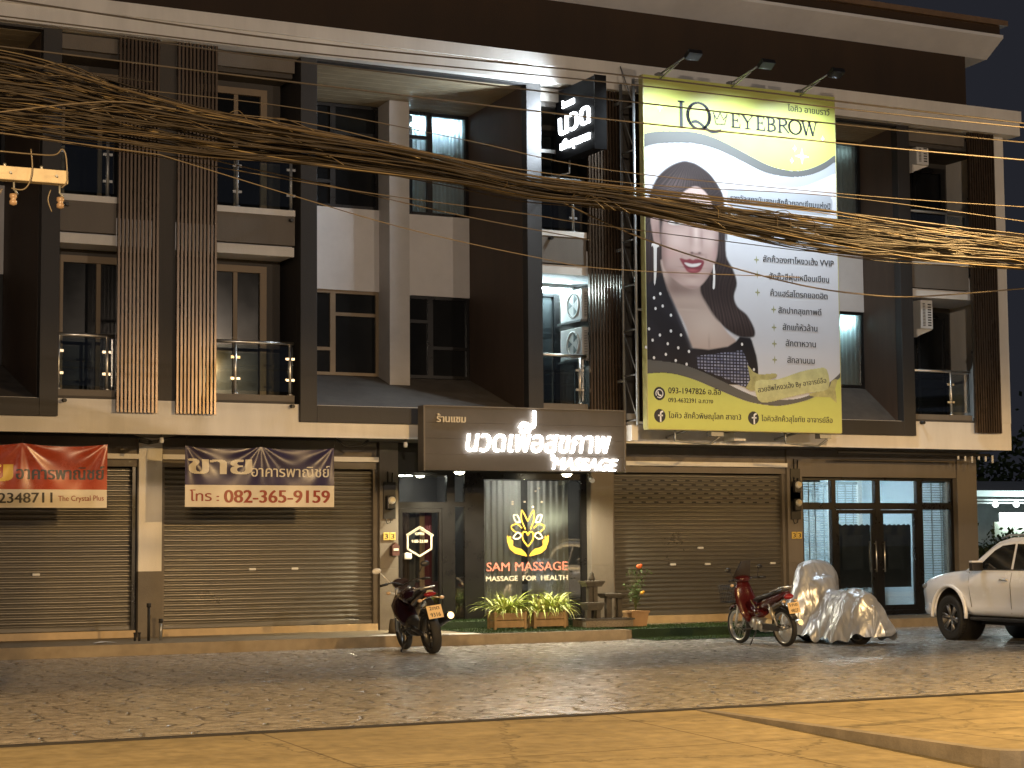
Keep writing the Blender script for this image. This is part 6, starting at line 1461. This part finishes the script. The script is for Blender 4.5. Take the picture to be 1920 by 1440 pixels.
for s in (-1, 1):
    for poly in ([(-0.74,1.235),(-0.95,1.40),(-1.15,1.545),(-1.34,1.625),(-1.68,1.655),(-1.70,1.235)], [(-1.76,1.235),(-1.74,1.655),(-2.1,1.645),(-2.38,1.57),(-2.52,1.40),(-2.55,1.235)]):
        mb = MB().poly([cabpt(x, z, s) for x, z in poly]); part('side_window', mb, TINT, PK)
    part('window_trim', MB().tube([cabpt(x,1.225,s,0.004) for x in (-0.55,-1.0,-1.7,-2.2,-2.6)], 0.011, 6), M['blackpl'], PK)
    part('mirror', MB().box(-0.05,0.05,-0.11,0.11,-0.085,0.05).shift(-0.92,s*1.01,1.29).tube([(-0.92,s*0.87,1.23),(-0.92,s*0.95,1.26)],0.025,6), M['blackpl'], PK, bevel=0.02)
    part('mirror_cap', MB().box(-0.045,0.055,-0.112,0.112,0.052,0.085).shift(-0.92,s*1.01,1.29), PAINT, PK, bevel=0.025)
    for xd in (-0.58, -1.73, -2.62):
        ss = []
        for z in (0.50,0.62,0.75,0.9,1.0,1.1,1.18):
            f = (z-0.42)/0.79; w = 0.93*(0.94+0.06*min(1,f/0.72)) if f < 0.72 else 0.93*(1-0.035*(f-0.72)/0.2); ss.append((xd+0.05*(0.6-f)*(1 if xd < -1 else -1), s*(w+0.004), z))
        part('door_seam', MB().tube(ss, 0.005, 5), mat('seam', (0.09,0.085,0.08), 0.8), PK)
    for xh in (-1.58, -2.5): part('door_handle', MB().tube([(xh+0.1,s*0.945,1.06),(xh,s*0.955,1.065),(xh-0.1,s*0.945,1.06)],0.018,8), M['chrome'], PK)
    part('side_step', MB().box(-2.6,-0.56,0.82*s-0.09,0.82*s+0.09,0.36,0.42), M['blackpl'], PK, bevel=0.02)
    part('roof_rail', MB().tube([(-1.2,0.66*s,1.75),(-1.4,0.66*s,1.80),(-2.2,0.66*s,1.81),(-2.4,0.66*s,1.76)],0.018,8), M['steel'], PK)
    hl = MB().hexa([(0.62,0.70*s,0.88),(0.955,0.52*s,0.83),(0.955,0.50*s,0.80),(0.60,0.68*s,0.84)], [(0.55,0.935*s,0.99),(0.93,0.66*s,0.95),(0.97,0.5*s,0.93),(0.5,0.90*s,0.95)])
    part('headlight', MB().ball((0.78,0.775*s,0.92),(0.20,0.12,0.075),14,8), mat('headlight_lens',(0.22,0.23,0.25),0.05,coat=1), PK)
ws = MB().grid([[(-0.44+0.02,y,1.20+0.02*(1-(y/0.8)**2)) for y in (-0.78,-0.4,0,0.4,0.78)],[(-0.97+0.015,y*0.86,1.61+0.02*(1-(y/0.8)**2)) for y in (-0.78,-0.4,0,0.4,0.78)]])
part('windscreen', ws, TINT, PK)
part('grille', MB().box(0.93,0.985,-0.5,0.5,0.62,0.9), M['blackpl'], PK, bevel=0.02)
part('bumper', MB().hexa([(0.62,-0.90,0.40),(0.92,-0.72,0.40),(1.0,-0.3,0.40),(1.0,0.3,0.40)],[(0.62,-0.93,0.62),(0.94,-0.74,0.62),(1.03,-0.3,0.62),(1.03,0.3,0.62)]).hexa([(0.62,-0.90,0.40),(1.0,0.3,0.40),(0.92,0.72,0.40),(0.62,0.90,0.40)],[(0.62,-0.93,0.62),(1.03,0.3,0.62),(0.94,0.74,0.62),(0.62,0.93,0.62)]), PAINT, PK)
part('chassis', MB().box(-4.0,0.7,-0.6,0.6,0.28,0.42), M['rubber'], PK)

# ------------------------------------------------------------------ utility pole, cables
UP = thing('utility_pole', 'square concrete utility pole with a yellow lit crossarm reaching in at the left edge', 'utility pole', (2.35,-15.55,-0.01))
CON = mat('pole_concrete', (0.42,0.36,0.26), 0.85, var=0.2, scale=4, bump=0.2)
part('pole', MB().hexa([(2.23,-15.67,-0.02),(2.47,-15.67,-0.02),(2.47,-15.43,-0.02),(2.23,-15.43,-0.02)], [(2.27,-15.63,9),(2.43,-15.63,9),(2.43,-15.47,9),(2.27,-15.47,9)]), CON, UP, world=True)
part('crossarm', MB().box(1.2,3.555,-15.42,-15.32,4.395,4.50), CON, UP, world=True, bevel=0.008)
hk = MB()
for x in (1.5, 2.0, 2.65, 3.15, 3.5):
    hk.tube([(x,-15.37,4.39),(x,-15.37,4.33),(x+0.02,-15.40,4.29),(x,-15.43,4.31)], 0.008, 6)
    hk.tube([(x-.04,-15.44,4.45),(x-.04,-15.31,4.45)], 0.010, 8)
for x in (3.08, 3.36): hk.tube([(x,-15.36,4.50),(x,-15.36,4.53)], 0.012, 6)
part('hook', hk, M['steel'], UP, world=True)
ins = MB()
for x in (3.14, 3.50): ins.lathe([(0.0,4.20),(0.028,4.21),(0.03,4.235),(0.018,4.25),(0.03,4.265),(0.028,4.29),(0.0,4.295)], (x,-15.40,0), 12)
part('insulator', ins, mat('brown_porcelain',(0.22,0.15,0.10),0.35,var=0.3), UP, world=True)
lp = MB()
lp.tube(spline([(3.02,-15.46,4.60),(3.25,-15.45,4.60),(3.44,-15.44,4.61),(3.50,-15.44,4.66),(3.53,-15.44,4.60),(3.54,-15.43,4.42),(3.50,-15.43,4.36)],5), 0.006, 5)
lp.tube(spline([(3.26,-15.44,4.64),(3.27,-15.45,4.5),(3.25,-15.45,4.38),(3.2,-15.45,4.32),(3.12,-15.42,4.33)],5), 0.006, 5)
lp.tube(spline([(3.42,-15.42,4.34),(3.40,-15.42,4.26),(3.43,-15.42,4.17)],5), 0.005, 5)
lp.tube(spline([(3.05,-15.42,4.32),(3.0,-15.42,4.2),(2.95,-15.42,4.05)],5), 0.006, 5)
part('cable_loop', lp, M['wire'], UP, world=True)

def run_path(pts, y, xl=-26.0, xr=38.0, jit=0.0, rnd=None):
    """extends a hanging run past both ends of what is measured, towards the neighbouring poles"""
    s = spline(pts, 6)
    sl = max(-0.05, min(0.05, (s[1][1]-s[0][1])/(s[1][0]-s[0][0]))); L = [(s[0][0]-d, s[0][1]-sl*min(d,3)) for d in (24,12,6,3,1.5)]
    sr = max(-0.02, min(0.02, (s[-1][1]-s[-2][1])/(s[-1][0]-s[-2][0]))); Rr = [(s[-1][0]+d, s[-1][1]+sr*min(d,4)+0.02*d) for d in (2,5,12,24)]
    return [(x, y, z) for x, z in L+s+Rr]
NAMES = {'W1':('topmost thin overhead wire crossing the photo',0.011),'W2':('thin overhead wire just below the topmost one',0.009),'W3':('third overhead wire from the top, crossing the projecting sign',0.010),'W4':('fourth overhead wire from the top, crossing the billboard heading',0.010),
 'W5':('thin wire that leaves the cable bundle and crosses the top of the portrait',0.006),'W6':('thin wire running just above the cable bundle at the right',0.006),'W7':('thin wire hanging just below the cable bundle',0.006),'W8':('low thin wire sagging across the first floor windows',0.006),
 'W9':('sagging drop wire that crosses the smiling mouth on the billboard',0.010),'W10':('wire slanting steeply down through the cable bundle at the left',0.007),'W11':('bright short wire rising into the cable bundle at the left',0.008),'W12':('wire lying along the top of the cable bundle at the left',0.007)}
for k, (lab, r) in NAMES.items():
    y, pts = CABLES[k]
    if k in ('W11','W12'): path = [(pts[0][0]-12, y, pts[0][1]-0.3)]+[(x, y, z) for x, z in spline(pts,6)]
    elif k == 'W9': path = [(7.7,y-0.3,4.80)]+[(x, y, z) for x, z in spline(pts,8)]+[(16,y,4.62),(20,y,5.4)]
    elif k == 'W10': path = [(-3,y,6.2)]+[(x, y, z) for x, z in spline(pts,6)]
    else: path = run_path(pts, y)
    if k == 'W8': path = [p for p in path if p[0] < 12]
    single('overhead_wire', MB().tube(path, r*0.72, 6), M['wire'], lab, 'overhead wire', group='overhead wires')
CBL = thing('cable_bundle', 'thick sagging bundle of tangled black and brown telephone cables across the photo', 'cable bundle', (8.0,-15.3,4.3)); CBL['kind'] = 'stuff'
def interp(p, x):
    for (a, b), (c, d) in zip(p[:-1], p[1:]):
        if x <= c: return b+(d-b)*(x-a)/(c-a)
    return p[-1][1]
up, lo_ = spline(CABLES['UP'][1],6), spline(CABLES['LO'][1],6)
rnd = random.Random(21)
for nm, mm, cnt in (('black_cables', M['cable'], 64), ('brown_cables', mat('worn_cable', (0.075,0.055,0.030), 0.38, var=0.35, scale=5), 22), ('bright_cables', mat('pale_cable', (0.20,0.15,0.075), 0.35, var=0.3, scale=5), 7)):
    mb = MB()
    for i in range(cnt):
        t0 = rnd.random(); t1 = t0+rnd.gauss(0,0.25); t2 = rnd.random() if rnd.random() < 0.5 else t0; y0 = -15.3+rnd.gauss(0,0.09); r = rnd.choice((0.004,0.005,0.006,0.007,0.010)); f1, f2 = 0.35+0.5*rnd.random(), rnd.random()*6.28
        path = []
        for q in range(64):
            x = 3.05+10.2*q/63; s = (x-3.05)/10.2
            t = (t0*(1-s)**2+2*t1*s*(1-s)+t2*s*s)+(0.13+0.12*(1-s))*math.sin(x*f1*1.5+f2)+0.010*math.sin(x*4+f2*3); t = max(-0.16, min(1.10, t))
            a, b = interp(lo_, x), interp(up, x); path.append((x, y0+0.05*math.sin(x*f1+f2), a+(b-a)*t))
        l = path[0]; e = path[-1]
        path = [(l[0]-26,l[1],l[2]+0.6),(l[0]-10,l[1],l[2]+0.1),(l[0]-4,l[1],l[2]+0.05)]+path+[(e[0]+4,e[1],e[2]+0.02),(e[0]+10,e[1],e[2]+0.3),(e[0]+24,e[1],e[2]+1.2)]
        mb.tube(path, r, 5)
    # short loose tails and lashings
    for i in range(26 if nm == 'brown_cables' else 6):
        x = 3.3+9.6*rnd.random(); a, b = interp(lo_, x), interp(up, x); z = a+(b-a)*rnd.random(); L = 0.15+0.5*rnd.random()
        mb.tube(spline([(x,-15.42,z),(x+L*.4,-15.45,z-0.03+0.06*rnd.random()),(x+L,-15.42,z-0.10*rnd.random())],4), 0.004, 5)
        if i % 3 == 0 and 6.5 < x: mb.tube([(x,-15.3+0.16*math.cos(w),(a+b)/2+(b-a)*0.5*math.sin(w)) for w in [k*0.7 for k in range(10)]], 0.004, 4)
    o = part(nm, mb, mm, CBL, world=True); o['kind'] = 'stuff'

# ------------------------------------------------------------------ street lamps (all stand outside the photo; they light it)
def street_lamp(x, y, h, rz, power, label, col=SODIUM, reach=1.0):
    t = thing('street_lamp', label, 'street lamp', (x,y,-0.16), rz, group='street lamps along the road')
    part('pole', MB().tube([(0,0,0),(0,0,h),(0.0,0.25,h+0.35),(0,reach,h+0.45)], [0.09,0.055,0.045,0.035], 10), M['steel'], t)
    part('head', MB().hexa([(-0.11,reach-0.1,h+0.40),(0.11,reach-0.1,h+0.40),(0.13,reach+0.5,h+0.44),(-0.13,reach+0.5,h+0.44)], [(-0.07,reach-0.05,h+0.50),(0.07,reach-0.05,h+0.50),(0.08,reach+0.45,h+0.54),(-0.08,reach+0.45,h+0.54)]), M['steel'], t)
    part('lens', MB().ball((0,reach+0.2,h+0.40),(0.10,0.22,0.05),12,8), mat('lamp_lens', (1,1,1), 0.4, emit=SODIUM, estr=8), t)
    globe = col is FARWARM       # the far lamps are open globes, the near ones have a cut-off hood
    l = bpy.data.lights.new('street_light', 'POINT' if globe else 'SPOT'); l.energy = power; l.color = col; l.shadow_soft_size = 0.10
    if not globe: l.spot_size = R(176); l.spot_blend = 0.12
    lo = bpy.data.objects.new('street_light', l); COL.objects.link(lo); lo.parent = t; lo.location = (0, reach+0.2, h+0.24)
    return t
street_lamp(14.8,-19.4,6.0,0.0,P_STREET_NEAR,'street lamp on a steel pole at the kerb, nearest to the shop entrance')
street_lamp(0.0,-25.4,6.0,0.0,P_STREET_NEAR*1.5,'street lamp on a steel pole in the road median, west of the utility pole')
street_lamp(31.5,-19.4,6.0,0.0,P_STREET_NEAR*0.6,'street lamp on a steel pole at the kerb, beyond the pickup')
street_lamp(-4.0,-44.0,8.5,0.0,P_STREET_FAR,'tall street lamp on the far side of the road, nearer the utility pole', FARWARM)
street_lamp(22.0,-44.0,8.5,0.0,P_STREET_FAR*0.5,'tall street lamp on the far side of the road, opposite the pickup', FARWARM)

# ------------------------------------------------------------------ lit shed, tree and bushes beyond the right end
SH = thing('market_shed', 'open white lit shed with a bright tube sign behind the pickup, far right', 'shed', (46.5,22,0))
CL = mat('shed_white', (0.6,0.66,0.66), 0.7, var=0.2, scale=2)
part('roof', MB().hexa([(41.0,20,3.05),(62,20,3.15),(62,30,3.9),(41.0,30,3.8)], [(41.0,20,3.15),(62,20,3.25),(62,30,4.0),(41.0,30,3.9)]), CL, SH, world=True)
part('fascia', MB().box(41.0,62,19.9,19.98,3.05,3.25), mat('shed_fascia', (0.7,0.8,0.8), 0.6, emit=(0.7,1,1), estr=0.25), SH, world=True)  # faint emission stands in for lamplight on the roof edge
part('back_wall', MB().box(41.0,62,29.9,30,0,3.8), CL, SH, world=True)
pm = MB()
for x in (42.2, 46, 50, 54): pm.tube([(x,20.3,0),(x,20.3,3.1)], 0.07, 8)
for z in (2.85, 2.95): pm.tube([(41,20.4,z),(62,20.4,z)], 0.035, 6)
part('post', pm, CL, SH, world=True)
part('tube_sign', MB().box(43.2,52,19.4,19.6,2.12,2.50), mat('tube_sign', (1,1,1), 0.4, emit=(0.85,1,1), estr=6), SH, world=True)
part('sign_board', MB().box(43.0,52,19.62,19.7,1.7,2.2), mat('sign_board', (0.55,0.62,0.5), 0.7, var=0.4, scale=2), SH, world=True)
for x in (43.4, 44.3, 45.8): part('bulb', MB().ball((x,20.0,2.80),0.10,10,8), mat('shed_bulb', (1,1,1), 0.4, emit=(0.9,1,0.98), estr=14), SH, world=True)
l = bpy.data.lights.new('shed_light', 'POINT'); l.energy = 110; l.color = (0.8,1,0.97); l.shadow_soft_size = 0.5
lo = bpy.data.objects.new('shed_light', l); COL.objects.link(lo); lo.parent = SH; lo.location = (-1.5,-3.5,2.6)
FOL = mat('night_foliage', (0.05,0.085,0.03), 0.7, var=0.5, scale=1.2); BARK = mat('bark', (0.08,0.06,0.04), 0.9, var=0.3)
def tree(x, y, h, cr, label, n, seed, name='tree', cat='tree', size=0.35):
    t = thing(name, label, cat, (x,y,0)); rnd = random.Random(seed)
    tk = MB().tube([(0,0,0),(0.1,0.05,h*0.35),(0.0,0.1,h*0.7)], [0.035*h,0.025*h,0.012*h], 8); cs = []
    for i in range(9):
        a = rnd.random()*6.28; q = cr*(0.3+0.7*rnd.random()); z = h*(0.5+0.45*rnd.random()); tk.tube([(0.05,0.05,h*(0.3+0.3*rnd.random())),(q*.5*math.cos(a),q*.5*math.sin(a),z*.85),(q*math.cos(a),q*math.sin(a),z)], [0.012*h,0.007*h,0.003*h], 5); cs.append((q*math.cos(a),q*math.sin(a),z))
    part('trunk', tk, BARK, t); part('crown', leaf_cloud(MB(), cs, n, cr*0.22, size, rnd), FOL, t)
    return t
tree(56,34,5.6,5.0,'dark leafy tree rising behind the lit shed', 2600, 4)
tree(48.5,33,5.2,4.0,'dark rounded tree between the building corner and the lit shed roof', 2200, 8)
tree(39.3,15.2,1.7,1.0,'leafy shrub lit by the shed beside the building corner', 900, 9, 'shrub', 'shrub', 0.16)
tree(41.8,15.0,1.35,1.3,'spreading shrub lit by the tube sign above the pickup roof', 1100, 10, 'shrub', 'shrub', 0.16)
tree(44.5,14.5,1.25,1.4,'low shrub at the right edge in front of the tube sign', 1100, 12, 'shrub', 'shrub', 0.16)
